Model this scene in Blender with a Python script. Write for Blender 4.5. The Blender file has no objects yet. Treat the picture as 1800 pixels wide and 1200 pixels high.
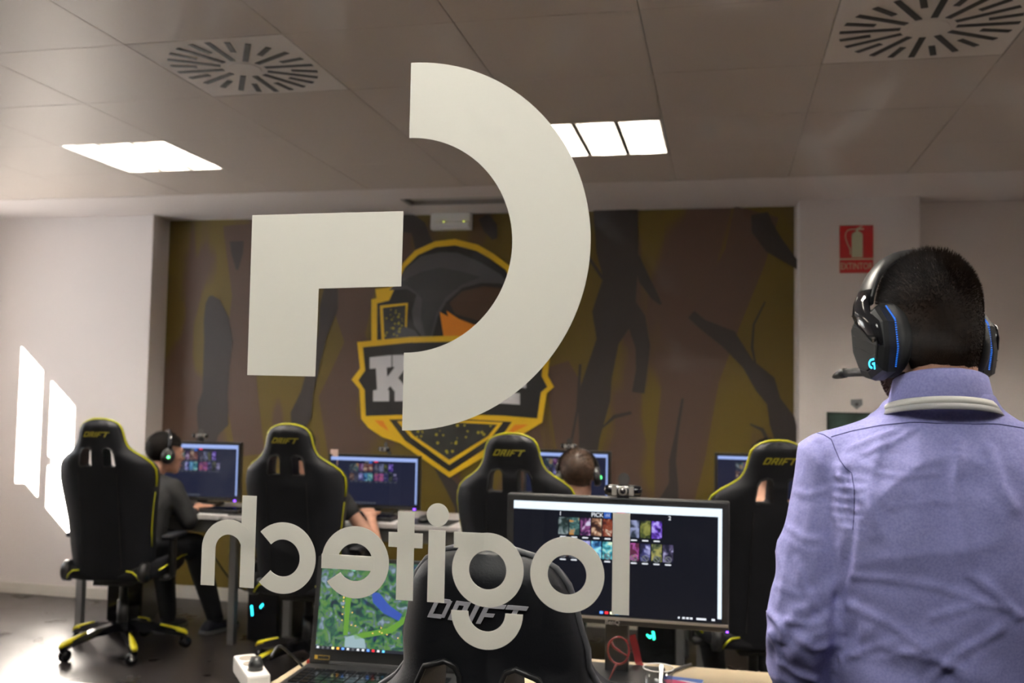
import bpy, bmesh, math, random
from math import sin, cos, pi, radians
from mathutils import Vector, Matrix, Euler, noise
from mathutils.bvhtree import BVHTree
random.seed(7)
SC = bpy.context.scene
COL = SC.collection

# ------------------------------------------------------------------ camera
CAM_Z = 1.455
F_PX, YAW, PITCH, ROLL = 1688.7, .21674, .055346, .018374
fwd = Vector((-sin(YAW)*cos(PITCH), cos(YAW)*cos(PITCH), sin(PITCH)))
r0 = Vector((cos(YAW), sin(YAW), 0)); u0 = r0.cross(fwd)
RX = r0*cos(ROLL) + u0*sin(ROLL); UX = -r0*sin(ROLL) + u0*cos(ROLL)
cam_d = bpy.data.cameras.new('camera'); cam = bpy.data.objects.new('camera', cam_d); COL.objects.link(cam)
cam_d.sensor_width = 36; cam_d.lens = F_PX/1800*36; cam_d.clip_start = .02
m = Matrix((RX, UX, -fwd)).transposed().to_4x4(); m.translation = (0, 0, CAM_Z); cam.matrix_world = m
cam_d.dof.use_dof = True; cam_d.dof.focus_distance = 1.15; cam_d.dof.aperture_fstop = 8.5
SC.camera = cam

# ------------------------------------------------------------------ world, sun, exposure
w = bpy.data.worlds.new('sky'); SC.world = w; w.use_nodes = True
wn = w.node_tree.nodes; bg = wn['Background']
bg.inputs['Color'].default_value = (.92, .95, 1.0, 1); bg.inputs['Strength'].default_value = 3
sun_d = bpy.data.lights.new('sun', 'SUN'); sun_d.energy = 100; sun_d.angle = .009; sun_d.color = (1, .95, .88)
sun = bpy.data.objects.new('sun', sun_d); COL.objects.link(sun)
SUN_DIR = Vector((.5, 1, -.467)).normalized()
sun.rotation_euler = SUN_DIR.to_track_quat('-Z', 'Y').to_euler(); sun.location = (-8, -2, 5)
SC.view_settings.view_transform = 'Standard'; SC.view_settings.look = 'None'
SC.view_settings.gamma = 1; SC.view_settings.use_curve_mapping = False
SC.view_settings.exposure = 1.88
SC.cycles.max_bounces = 7; SC.cycles.diffuse_bounces = 4; SC.cycles.glossy_bounces = 3
SC.cycles.transmission_bounces = 4; SC.cycles.transparent_max_bounces = 20
SC.cycles.use_denoising = True; SC.cycles.sample_clamp_indirect = 4; SC.cycles.caustics_reflective = False

# ------------------------------------------------------------------ pixel helpers (a pixel gives a direction, a plane the distance)
def ray(px, py):
    return (fwd + RX*((px-900)/F_PX) - UX*((py-600)/F_PX))
def at(px, py, axis, val):
    d = ray(px, py); o = (0, 0, CAM_Z)[axis]
    return Vector((0, 0, CAM_Z)) + d*((val-o)/d[axis])
def onY(px, py, y): return at(px, py, 1, y)

# ------------------------------------------------------------------ materials
MATS = {}
def mat(name, col, rough=.5, metal=0., spec=.5, emit=None, es=0., bump=0., bscale=60., var=0., vscale=4., coat=0., trans=0., alpha=1.):
    if name in MATS: return MATS[name]
    m = bpy.data.materials.new(name); m.use_nodes = True; MATS[name] = m
    nt = m.node_tree; b = nt.nodes['Principled BSDF']
    b.inputs['Base Color'].default_value = (*col, 1); b.inputs['Roughness'].default_value = rough
    b.inputs['Metallic'].default_value = metal; b.inputs['Specular IOR Level'].default_value = spec
    b.inputs['Coat Weight'].default_value = coat
    if emit: b.inputs['Emission Color'].default_value = (*emit, 1); b.inputs['Emission Strength'].default_value = es
    tc = None
    if var or bump:
        tc = nt.nodes.new('ShaderNodeTexCoord')
    if var:
        n = nt.nodes.new('ShaderNodeTexNoise'); n.inputs['Scale'].default_value = vscale; n.inputs['Detail'].default_value = 4
        nt.links.new(tc.outputs['Object'], n.inputs['Vector'])
        r = nt.nodes.new('ShaderNodeValToRGB')
        r.color_ramp.elements[0].position = .3; r.color_ramp.elements[1].position = .7
        r.color_ramp.elements[0].color = (*[c*(1-var) for c in col], 1); r.color_ramp.elements[1].color = (*[min(1, c*(1+var)) for c in col], 1)
        nt.links.new(n.outputs['Fac'], r.inputs['Fac']); nt.links.new(r.outputs['Color'], b.inputs['Base Color'])
    if bump:
        n = nt.nodes.new('ShaderNodeTexNoise'); n.inputs['Scale'].default_value = bscale; n.inputs['Detail'].default_value = 3
        nt.links.new(tc.outputs['Object'], n.inputs['Vector'])
        bp = nt.nodes.new('ShaderNodeBump'); bp.inputs['Strength'].default_value = bump; bp.inputs['Distance'].default_value = .002
        nt.links.new(n.outputs['Fac'], bp.inputs['Height']); nt.links.new(bp.outputs['Normal'], b.inputs['Normal'])
    return m
def srgb(r, g, b):
    f = lambda c: (c/255/12.92) if c/255 <= .04045 else ((c/255+.055)/1.055)**2.4
    return (f(r), f(g), f(b))
def emis(name, col, s=1.):
    if name in MATS: return MATS[name]
    m = bpy.data.materials.new(name); m.use_nodes = True; MATS[name] = m
    b = m.node_tree.nodes['Principled BSDF']; b.inputs['Base Color'].default_value = (.004, .004, .004, 1); b.inputs['Roughness'].default_value = .25; b.inputs['Specular IOR Level'].default_value = .2
    b.inputs['Emission Color'].default_value = (*col, 1); b.inputs['Emission Strength'].default_value = s if 'lamp' in name else s*.72   # screens and small lights, balanced to the exposure
    return m
def emis_noise(name, cols, scale, s=1., detail=4, seed=0., stretch=(1, 1, 1)):
    m = bpy.data.materials.new(name); m.use_nodes = True; MATS[name] = m
    nt = m.node_tree; b = nt.nodes['Principled BSDF']; b.inputs['Base Color'].default_value = (.01, .01, .01, 1); b.inputs['Roughness'].default_value = .25
    tc = nt.nodes.new('ShaderNodeTexCoord'); mp = nt.nodes.new('ShaderNodeMapping')
    mp.inputs['Location'].default_value = (seed*3.1, seed*1.7, seed); mp.inputs['Scale'].default_value = stretch
    n = nt.nodes.new('ShaderNodeTexNoise'); n.inputs['Scale'].default_value = scale; n.inputs['Detail'].default_value = detail; n.inputs['Distortion'].default_value = .8
    r = nt.nodes.new('ShaderNodeValToRGB'); cr = r.color_ramp
    k = len(cols)
    for i, c in enumerate(cols):
        pos = .42 + .22*i/(k-1)
        e = cr.elements[i] if i < 2 else cr.elements.new(pos)
        e.position = pos; e.color = (*c, 1)
    nt.links.new(tc.outputs['Object'], mp.inputs['Vector']); nt.links.new(mp.outputs['Vector'], n.inputs['Vector'])
    nt.links.new(n.outputs['Fac'], r.inputs['Fac']); nt.links.new(r.outputs['Color'], b.inputs['Emission Color'])
    b.inputs['Emission Strength'].default_value = s*.72
    return m
def glass_mat(name, ior, tint=(1, 1, 1), smudge=0.):
    m = bpy.data.materials.new(name); m.use_nodes = True; MATS[name] = m
    nt = m.node_tree; nt.nodes.remove(nt.nodes['Principled BSDF']); out = nt.nodes['Material Output']
    t = nt.nodes.new('ShaderNodeBsdfTransparent'); t.inputs['Color'].default_value = (*tint, 1)
    g = nt.nodes.new('ShaderNodeBsdfGlossy'); g.inputs['Roughness'].default_value = 0.
    fr = nt.nodes.new('ShaderNodeFresnel'); fr.inputs['IOR'].default_value = ior
    ge = nt.nodes.new('ShaderNodeNewGeometry'); mu = nt.nodes.new('ShaderNodeMath'); mu.operation = 'MULTIPLY_ADD'
    mu.inputs[1].default_value = -1; mu.inputs[2].default_value = 1
    nt.links.new(ge.outputs['Backfacing'], mu.inputs[0])
    m2 = nt.nodes.new('ShaderNodeMath'); m2.operation = 'MULTIPLY'
    nt.links.new(fr.outputs[0], m2.inputs[0]); nt.links.new(mu.outputs[0], m2.inputs[1])
    mx = nt.nodes.new('ShaderNodeMixShader')
    nt.links.new(m2.outputs[0], mx.inputs[0]); nt.links.new(t.outputs[0], mx.inputs[1]); nt.links.new(g.outputs[0], mx.inputs[2])
    last = mx
    if smudge:
        tc = nt.nodes.new('ShaderNodeTexCoord'); n = nt.nodes.new('ShaderNodeTexNoise'); n.inputs['Scale'].default_value = 9; n.inputs['Detail'].default_value = 7; n.inputs['Distortion'].default_value = 1.2
        r = nt.nodes.new('ShaderNodeMapRange'); r.inputs['From Min'].default_value = .58; r.inputs['From Max'].default_value = .8; r.inputs['To Max'].default_value = smudge
        d = nt.nodes.new('ShaderNodeBsdfDiffuse'); d.inputs['Color'].default_value = (.8, .8, .8, 1)
        mx2 = nt.nodes.new('ShaderNodeMixShader')
        nt.links.new(tc.outputs['Object'], n.inputs['Vector']); nt.links.new(n.outputs['Fac'], r.inputs[0]); nt.links.new(r.outputs[0], mx2.inputs[0])
        nt.links.new(mx.outputs[0], mx2.inputs[1]); nt.links.new(d.outputs[0], mx2.inputs[2]); last = mx2
    nt.links.new(last.outputs[0], out.inputs['Surface'])
    return m

WALL = mat('wall_paint', (.76, .70, .68), .8, bump=.15, bscale=180)
PLASTER = mat('border_plaster', (.70, .64, .62), .85)
TILE = mat('ceiling_metal', (.53, .465, .415), .42, spec=.4, bump=.05, bscale=400)
SKIRT = mat('skirting_paint', (.66, .62, .56), .5)
BLACKLE = mat('black_leatherette', (.009, .0095, .013), .55, spec=.3, bump=.2, bscale=300, var=.2)
BLACKPL = mat('black_plastic', (.012, .012, .013), .4)
BLACKGL = mat('black_gloss', (.006, .006, .008), .12)
YELLOW = mat('yellow_plastic', (.72, .62, .01), .4)
YPIPE = mat('yellow_piping', (.62, .60, .01), .5)
GREYPIPE = mat('grey_piping', (.10, .10, .11), .5)
SILVER = mat('silver_print', (.62, .60, .66), .4)
YTEXT = mat('yellow_print', (.50, .42, .03), .5)
METAL = mat('grey_metal', (.30, .30, .31), .35, metal=.8)
VINYL = mat('cream_vinyl', (.88, .855, .80), .6)
_n = VINYL.node_tree; _t = _n.nodes.new('ShaderNodeBsdfTranslucent'); _t.inputs['Color'].default_value = (.88, .855, .80, 1); _m = _n.nodes.new('ShaderNodeMixShader'); _m.inputs[0].default_value = .5
_n.links.new(_n.nodes['Principled BSDF'].outputs[0], _m.inputs[1]); _n.links.new(_t.outputs[0], _m.inputs[2]); _n.links.new(_m.outputs[0], _n.nodes['Material Output'].inputs['Surface'])
WHITEPL = mat('white_plastic', (.72, .70, .68), .45)
SKIN = mat('skin', (.42, .22, .15), .5, var=.12, vscale=30)
GLASS = glass_mat('pane_glass', 1.42, (.97, .98, .97), .02)
WGLASS = glass_mat('window_glass', 1.5)

# ------------------------------------------------------------------ mesh building
class MB:
    def __init__(s): s.v = []; s.f = []; s.mi = []; s.cur = 0
    def add(s, vs, fs, M=None):
        o = len(s.v)
        s.v += [tuple(M @ Vector(p)) if M else tuple(p) for p in vs]
        s.f += [tuple(i+o for i in f) for f in fs]; s.mi += [s.cur]*len(fs); return s
    def box(s, c, d, M=None, bev=0.):
        x, y, z = d[0]/2, d[1]/2, d[2]/2
        if bev <= 0:
            vs = [(c[0]+a*x, c[1]+b*y, c[2]+e*z) for a in (-1, 1) for b in (-1, 1) for e in (-1, 1)]
            return s.add(vs, [(0, 1, 3, 2), (4, 6, 7, 5), (0, 4, 5, 1), (2, 3, 7, 6), (0, 2, 6, 4), (1, 5, 7, 3)], M)
        bm = bmesh.new(); bmesh.ops.create_cube(bm, size=1)
        for v in bm.verts: v.co = Vector((v.co.x*d[0], v.co.y*d[1], v.co.z*d[2]))
        bmesh.ops.bevel(bm, geom=bm.edges[:], offset=bev, segments=2, affect='EDGES', profile=.6)
        bm.verts.index_update()
        vs = [v.co + Vector(c) for v in bm.verts]; fs = [[v.index for v in f.verts] for f in bm.faces]; bm.free()
        return s.add(vs, fs, M)
    def loft(s, rings, cap=True, M=None, closed=True):
        n = len(rings[0]); vs = [p for r in rings for p in r]; fs = []
        for i in range(len(rings)-1):
            for j in range(n if closed else n-1):
                k = (j+1) % n; fs.append((i*n+j, i*n+k, (i+1)*n+k, (i+1)*n+j))
        if cap: fs.append(tuple(range(n-1, -1, -1))); fs.append(tuple((len(rings)-1)*n+j for j in range(n)))
        return s.add(vs, fs, M)
    def tube(s, pts, r, n=8, M=None, cyc=False, flat=None):
        pts = [Vector(p) for p in pts]; rings = []; up = None
        L = len(pts)
        for i, p in enumerate(pts):
            if cyc: t = pts[(i+1) % L]-pts[i-1]
            else: t = pts[min(i+1, L-1)]-pts[max(i-1, 0)]
            t.normalize()
            if up is None:
                up = Vector((0, 0, 1)) if abs(t.z) < .9 else Vector((1, 0, 0))
            a = t.cross(up)
            if a.length < 1e-4: a = t.cross(Vector((.3, .9, .1)))
            a.normalize(); b = a.cross(t).normalized(); up = b
            rr = r(i/(L-1)) if callable(r) else r
            ra, rb = (rr, rr) if flat is None else flat
            rings.append([p + a*(ra*cos(2*pi*k/n)) + b*(rb*sin(2*pi*k/n)) for k in range(n)])
        if cyc: rings.append(rings[0])
        return s.loft(rings, not cyc, M)
    def lathe(s, prof, n=20, M=None, cap=True):
        return s.loft([[(r*cos(2*pi*k/n), r*sin(2*pi*k/n), z) for k in range(n)] for r, z in prof], cap, M)
    def cyl(s, p0, p1, r, n=16, M=None): return s.tube([p0, p1], r, n, M)
    def ell(s, c, r, M=None, n=16, k=10):
        vs = [(c[0], c[1], c[2]-r[2])]; fs = []
        for i in range(1, k):
            a = -pi/2 + pi*i/k
            vs += [(c[0]+r[0]*cos(a)*cos(2*pi*j/n), c[1]+r[1]*cos(a)*sin(2*pi*j/n), c[2]+r[2]*sin(a)) for j in range(n)]
        vs.append((c[0], c[1], c[2]+r[2])); t = len(vs)-1
        for j in range(n):
            q = (j+1) % n; fs.append((0, 1+q, 1+j)); fs.append((t, 1+(k-2)*n+j, 1+(k-2)*n+q))
            for i in range(k-2): fs.append((1+i*n+j, 1+i*n+q, 1+(i+1)*n+q, 1+(i+1)*n+j))
        return s.add(vs, fs, M)
    def caps(s, p0, r0_, p1, r1_, M=None, n=14):
        p0, p1 = Vector(p0), Vector(p1); t = (p1-p0); L = t.length
        t = t/L if L > 1e-6 else Vector((0, 0, 1))
        a = t.cross(Vector((0, 0, 1)) if abs(t.z) < .9 else Vector((1, 0, 0))).normalized(); b = t.cross(a)
        rings = []
        for e in (-80, -50, -25, 0): rings.append((p0 + t*(r0_*sin(radians(e))), r0_*cos(radians(e))))
        for e in (0, 25, 50, 80): rings.append((p1 + t*(r1_*sin(radians(e))), r1_*cos(radians(e))))
        return s.loft([[c + a*(r*cos(2*pi*k/n)) + b*(r*sin(2*pi*k/n)) for k in range(n)] for c, r in rings], True, M)
    def prism(s, poly, off, M=None):
        n = len(poly); off = Vector(off); vs = [Vector(p) for p in poly] + [Vector(p)+off for p in poly]
        return s.add(vs, [tuple(range(n)), tuple(range(2*n-1, n-1, -1))] + [(i, i+n, (i+1) % n+n, (i+1) % n) for i in range(n)], M)
    def mesh(s, name):
        me = bpy.data.meshes.new(name); me.from_pydata(s.v, [], s.f); me.update(); return me
def fixn(me):
    bm = bmesh.new(); bm.from_mesh(me); bmesh.ops.recalc_face_normals(bm, faces=bm.faces[:]); bm.to_mesh(me); bm.free()
def obj(name, mb, mt, parent=None, smooth=False, off=None, kind=None):
    me = mb.mesh(name) if isinstance(mb, MB) else mb
    if isinstance(mb, MB):
        fixn(me)
        if any(mb.mi): me.polygons.foreach_set('material_index', mb.mi)
    for x in (mt if isinstance(mt, (list, tuple)) else [mt]): me.materials.append(x)
    if off is not None: me.transform(Matrix.Translation(-Vector(off)))
    if smooth: me.polygons.foreach_set('use_smooth', [True]*len(me.polygons)); smooth_auto(me) if smooth == 'auto' else None
    o = bpy.data.objects.new(name, me); COL.objects.link(o)
    if parent: o.parent = parent
    if kind: o['kind'] = kind
    return o
def smooth_auto(me, ang=.7):
    bm = bmesh.new(); bm.from_mesh(me)
    for e in bm.edges:
        if len(e.link_faces) == 2 and e.calc_face_angle(0) > ang: e.smooth = False
    bm.to_mesh(me); bm.free()
def tag(o, label, cat, group=None):
    o['label'] = label; o['category'] = cat
    if group: o['group'] = group
    return o
def thing(name, label, cat, loc=(0, 0, 0), rz=0, group=None):
    o = bpy.data.objects.new(name, None); COL.objects.link(o); o.empty_display_size = .1
    o.location = loc; o.rotation_euler = (0, 0, rz); return tag(o, label, cat, group)
def struct(o, label=None):
    o['kind'] = 'structure'
    if label: o['label'] = label
    return o
def copy_tree(o, parent=None):
    c = o.copy(); COL.objects.link(c); c.parent = parent
    for ch in list(o.children): copy_tree(ch, c)
    return c
def evald(me, mods):
    o = bpy.data.objects.new('tmp', me); COL.objects.link(o); extra = []
    for kind, kw in mods:
        md = o.modifiers.new(kind, kind)
        for k, v in kw.items(): setattr(md, k, v)
    dg = bpy.context.evaluated_depsgraph_get(); dg.update()
    r = bpy.data.meshes.new_from_object(o.evaluated_get(dg)); r.materials.clear()
    bpy.data.objects.remove(o); return r
def remesh(mb, voxel, it=3, fac=.5):
    me = mb.mesh('tmp'); fixn(me)
    return evald(me, [('REMESH', dict(mode='VOXEL', voxel_size=voxel)), ('SMOOTH', dict(iterations=it, factor=fac))])
def shift(me, fn):
    nn = [Vector(x.vector) for x in me.vertex_normals]; co = [v.co.copy() for v in me.vertices]; fl = []
    for p, q in zip(co, nn): fl += list(p + q*fn(p))
    me.vertices.foreach_set('co', fl); me.update()
def text_mb(body, h, M, ext=.0006, align='CENTER', space=1., shear=0., mb=None):
    c = bpy.data.curves.new('t', 'FONT'); c.body = body; c.size = h; c.align_x = align; c.align_y = 'CENTER'; c.extrude = ext; c.space_character = space; c.shear = shear
    c.resolution_u = 3
    o = bpy.data.objects.new('t', c); COL.objects.link(o); dg = bpy.context.evaluated_depsgraph_get(); dg.update()
    me = bpy.data.meshes.new_from_object(o.evaluated_get(dg)); mb = mb or MB()
    mb.add([v.co.copy() for v in me.vertices], [tuple(p.vertices) for p in me.polygons], M)
    bpy.data.objects.remove(o); bpy.data.curves.remove(c); bpy.data.meshes.remove(me); return mb
def frame(o, x, z):   # matrix with local X, local Y(up) = z, normal = x cross z
    x = Vector(x).normalized(); z = Vector(z).normalized(); n = x.cross(z)
    M = Matrix((x, z, n)).transposed().to_4x4(); M.translation = o; return M
FRONT = lambda o: frame(o, (1, 0, 0), (0, 0, 1))   # facing -Y

# =================================================================== ROOM
H = CAM_Z + 1.2032           # ceiling height
GY = .9                      # plane of the glazing
XL, XR = -5.35, 3.3          # side walls
YP, YM = 5.94, 6.14          # pillar fronts, mural wall
YB = -4.2                    # corridor back wall
X0, Y0 = -2.06194, 2.94175   # ceiling grid origin

fm = bpy.data.materials.new('vinyl_floor'); fm.use_nodes = True
nt = fm.node_tree; b = nt.nodes['Principled BSDF']; b.inputs['Roughness'].default_value = .3; b.inputs['Specular IOR Level'].default_value = .55
tc = nt.nodes.new('ShaderNodeTexCoord'); n1 = nt.nodes.new('ShaderNodeTexNoise'); n1.inputs['Scale'].default_value = 5; n1.inputs['Detail'].default_value = 8
rp = nt.nodes.new('ShaderNodeValToRGB'); rp.color_ramp.elements[0].position = .35; rp.color_ramp.elements[1].position = .72
rp.color_ramp.elements[0].color = (.013, .0105, .0105, 1); rp.color_ramp.elements[1].color = (.032, .026, .026, 1)
mr = nt.nodes.new('ShaderNodeMapRange'); mr.inputs['To Min'].default_value = .2; mr.inputs['To Max'].default_value = .4
nt.links.new(tc.outputs['Object'], n1.inputs['Vector']); nt.links.new(n1.outputs['Fac'], rp.inputs['Fac']); nt.links.new(rp.outputs['Color'], b.inputs['Base Color'])
nt.links.new(n1.outputs['Fac'], mr.inputs[0]); nt.links.new(mr.outputs[0], b.inputs['Roughness'])
struct(obj('floor', MB().box(((XL+XR)/2, (YB+YM)/2, -.05), (XR-XL+.4, YM-YB+.4, .1)), fm), 'dark grey glossy vinyl floor')

# ceiling: slab, one panel per grid cell, plaster border
ceil = struct(obj('ceiling', MB().box(((XL+XR)/2, (YB+YM)/2, H+.19), (XR-XL+.4, YM-YB+.4, .1)), PLASTER), 'suspended ceiling of square metal panels with a plaster border')
LIGHTS = [(-2, 2), (2, 2), (-2, -2), (2, -2), (6, 2), (6, -2)]
DIFF = [(0, 0), (4, 0)]
tile_me = None
for i in range(-5, 9):
    for j in range(-3, 4):
        if (i, j) in LIGHTS or (i, j) in DIFF: continue
        xa, xb = X0+.6*i, X0+.6*(i+1); ya, yb = Y0+.6*j, Y0+.6*(j+1)
        if i == -5: xa = max(xa, XL)
        if xa >= XR-.01: continue
        xb = min(xb, XR); ya = max(ya, GY+.03)
        g = .0012
        full = abs(xb-xa-.6) < 1e-6 and abs(yb-ya-.6) < 1e-6
        if full and tile_me:
            o = bpy.data.objects.new('ceiling_panel', tile_me); COL.objects.link(o); o.parent = ceil
        else:
            o = obj('ceiling_panel', MB().box((0, 0, .012), (xb-xa-2*g, yb-ya-2*g, .024), bev=.0015), TILE, ceil)
            if full: tile_me = o.data
        o.location = ((xa+xb)/2, (ya+yb)/2, H)
YE = Y0+.6*4
GX0, GX1, GYa, GYb = -1.978, -1.25, 5.63, 5.845      # air grille in the border
bd = MB()
for (xa, xb, ya, yb) in ((XL, GX0, YE, YM), (GX1, XR, YE, YM), (GX0, GX1, YE, GYa), (GX0, GX1, GYb, YM)):
    bd.box(((xa+xb)/2, (ya+yb)/2, H+.02-.002), (xb-xa, yb-ya-.002, .04))
obj('plaster_border', bd, PLASTER, ceil)
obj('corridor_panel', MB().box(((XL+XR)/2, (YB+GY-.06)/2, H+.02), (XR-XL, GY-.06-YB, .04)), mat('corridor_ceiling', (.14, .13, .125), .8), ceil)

gr = thing('air_grille', 'slotted dark return air grille set in the plaster border', 'grille', ((GX0+GX1)/2, (GYa+GYb)/2, H))
gm = MB(); cx, cy = (GX1-GX0)/2, (GYb-GYa)/2
for sx in (-1, 1): gm.box((sx*(cx-.012), 0, .02), (.024, 2*cy, .04))
for sy in (-1, 1): gm.box((0, sy*(cy-.008), .02), (2*cx-.048, .016, .04))
obj('grille_frame', gm, mat('grille_frame', (.22, .20, .19), .5), gr)
obj('duct_back', MB().box((0, 0, .06), (2*cx, 2*cy, .01)), mat('duct_dark', (.10, .09, .085), .8), gr)
for k in range(7): obj('louvre', MB().box((0, -.082+.0273*k, .028), (2*cx-.05, .02, .003), Matrix.Translation((0, 0, 0))), mat('grille_grey', (.45, .42, .38), .5), gr)

# swirl diffusers
def diffuser(i, j, label):
    t = thing('air_diffuser', label, 'air diffuser', (X0+.6*i+.3, Y0+.6*j+.3, H), 0, 'swirl diffusers in the ceiling')
    PL = mat('diffuser_plate', (.74, .68, .63), .5)
    obj('plate', MB().box((0, 0, .010), (.594, .594, .02), bev=.002), PL, t)
    SL = mat('slot_black', (.004, .004, .004), .6)
    obj('hub_disc', MB().lathe([(.062, -.002), (.066, .002)], 28), PL, t)
    for k in range(24):
        a = 2*pi*k/24 + .01; ra = .085 if k % 2 == 0 else .175; rb = .272
        M = Matrix.Rotation(a, 4, 'Z')
        obj('slot', MB().box(((ra+rb)/2, 0, -.0005), (rb-ra, .021, .003), M), SL, t)
    return t
diffuser(0, 0, 'square swirl air diffuser with radial black slots nearer the glowing three-tube ceiling light')
diffuser(4, 0, 'square swirl air diffuser with radial black slots above the extinguisher sign')

# recessed luminaires
TUBE = emis('lamp_tube', (1, .905, .80), 38)
REFL = mat('reflector', (.14, .13, .12), .4)
def luminaire(i, j, label):
    t = thing('ceiling_light', label, 'ceiling light', (X0+.6*i+.3, Y0+.6*j+.3, H), 0, 'recessed fluorescent ceiling lights')
    f = MB()
    for s in (-1, 1):
        f.box((s*.291, 0, .03), (.012, .594, .06)); f.box((0, s*.291, .03), (.57, .012, .06))
    obj('frame', f, mat('light_frame', (.55, .54, .52), .4), t)
    obj('housing', MB().box((0, 0, .085), (.58, .58, .006)), mat('housing_white', (.8, .8, .78), .5), t)
    for k in range(3):
        x = -.19+.19*k
        obj('tube', MB().box((x, 0, .055), (.10, .55, .012)), TUBE, t)
    for k in range(2): obj('reflector', MB().box((-.095+.19*k, 0, .028), (.02, .57, .05)), REFL, t)
    for k in range(9): obj('louvre', MB().box((0, -.24+.06*k, .028), (.57, .003, .03)), REFL, t)
    return t
luminaire(-2, 2, 'recessed fluorescent ceiling light with three glowing tubes, above the window side of the desks')
luminaire(2, 2, 'recessed fluorescent ceiling light, glaring white, beside the big white arc on the glass')
for (i, j, lb) in ((-2, -2, 'recessed fluorescent ceiling light above the white table'), (2, -2, 'recessed fluorescent ceiling light above the beige desk and laptop'), (6, 2, 'recessed fluorescent ceiling light in front of the plain wall past the pillar'), (6, -2, 'recessed fluorescent ceiling light by the glass at the far side of the standing man')):
    luminaire(i, j, lb)

# walls
struct(obj('wall_back', MB().box(((XL+XR)/2, YM+.1, H/2), (XR-XL+.4, .2, H+.3)), WALL), 'white painted back wall')
struct(obj('wall_back_left', MB().box(((XL-3.878)/2, (YP+YM)/2, H/2), (-3.878-XL, YM-YP, H), bev=.004), WALL), 'white projecting wall beside the mural, with sun patches')
struct(obj('wall_back_right', MB().box(((.441+1.119)/2, (YP+YM)/2, H/2), (1.119-.441, YM-YP, H), bev=.004), WALL), 'white pillar carrying the extinguisher sign')
WY0, WY1, WZ0, WZ1 = 3.81, 5.02, 1.19, 2.31
lw = MB()
for (ya, yb, za, zb) in ((YB, WY0, 0, H+.15), (WY1, YM, 0, H+.15), (WY0, WY1, 0, WZ0), (WY0, WY1, WZ1, H+.15)):
    lw.box((XL-.08, (ya+yb)/2, (za+zb)/2), (.16, yb-ya, zb-za))
struct(obj('wall_left', lw, WALL), 'white side wall with a window')
struct(obj('wall_right', MB().box((XR+.08, (YB+YM)/2, H/2), (.16, YM-YB, H+.3)), WALL), 'white side wall')
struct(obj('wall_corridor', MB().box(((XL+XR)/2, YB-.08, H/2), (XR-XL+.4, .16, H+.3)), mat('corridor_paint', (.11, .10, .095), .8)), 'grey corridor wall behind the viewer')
# window
wf = thing('window_1', 'white framed two-pane window in the side wall', 'window', (XL-.08, (WY0+WY1)/2, WZ0)); del wf['category']; wf['kind'] = 'structure'
FR = mat('frame_white', (.75, .75, .75), .4)
hw = (WY1-WY0)/2; hh = WZ1-WZ0
f = MB()
for s in (-1, 1): f.box((0, s*(hw+.0-.012), hh/2), (.05, .024, hh))
f.box((0, 0, .012), (.05, 2*hw-.048, .024)); f.box((0, 0, hh-.012), (.05, 2*hw-.048, .024)); f.box((0, (4.42-(WY0+WY1)/2), hh/2), (.05, .06, hh-.048))
obj('window_frame', f, FR, wf)
for (ya, yb) in ((WY0+.024, 4.39), (4.45, WY1-.024)):
    obj('pane', MB().box((0, (ya+yb)/2-(WY0+WY1)/2, hh/2), (.006, yb-ya, hh-.05)), WGLASS, wf)
obj('window_sill', MB().box((.13, 0, -.02), (.1, 2*hw+.06, .03)), FR, wf)
obj('window_handle', MB().box((.045, 4.42-(WY0+WY1)/2, .45), (.02, .025, .06)).box((.06, 4.42-(WY0+WY1)/2, .42), (.012, .018, .12)), METAL, wf)

# baseboards
def skirt(name, xa, xb, y, hgt=.075):
    struct(obj(name, MB().box(((xa+xb)/2, y-.006, hgt/2), (xb-xa, .012, hgt), bev=.003), SKIRT))
skirt('baseboard_left', XL, -3.878, YP); skirt('baseboard_mural', -3.878, .441, YM, .085); skirt('baseboard_right', .441, 1.119, YP); skirt('baseboard_far_right', 1.119, XR, YM)

# glazing towards the corridor: three panes, posts and rails
POST = mat('aluminium_frame', (.45, .45, .46), .35, metal=.6)
posts = [XL, -3.3, -1.45, .95, 2.6, XR]
f = MB()
for x in posts[1:-1]: f.box((x, GY, H/2), (.05, .06, H))
f.box(((XL+XR)/2, GY, .04), (XR-XL, .055, .08)); f.box(((XL+XR)/2, GY, H-.03), (XR-XL, .055, .06))
struct(obj('trim_1', f, POST), 'aluminium posts and rails of the glazed partition')
for k in range(5):
    xa, xb = posts[k]+.02, posts[k+1]-.02
    struct(obj('window_%d' % (k+2), MB().box(((xa+xb)/2, GY, H/2), (xb-xa, .006, H-.12)), GLASS), 'clear glass pane of the partition')

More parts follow.
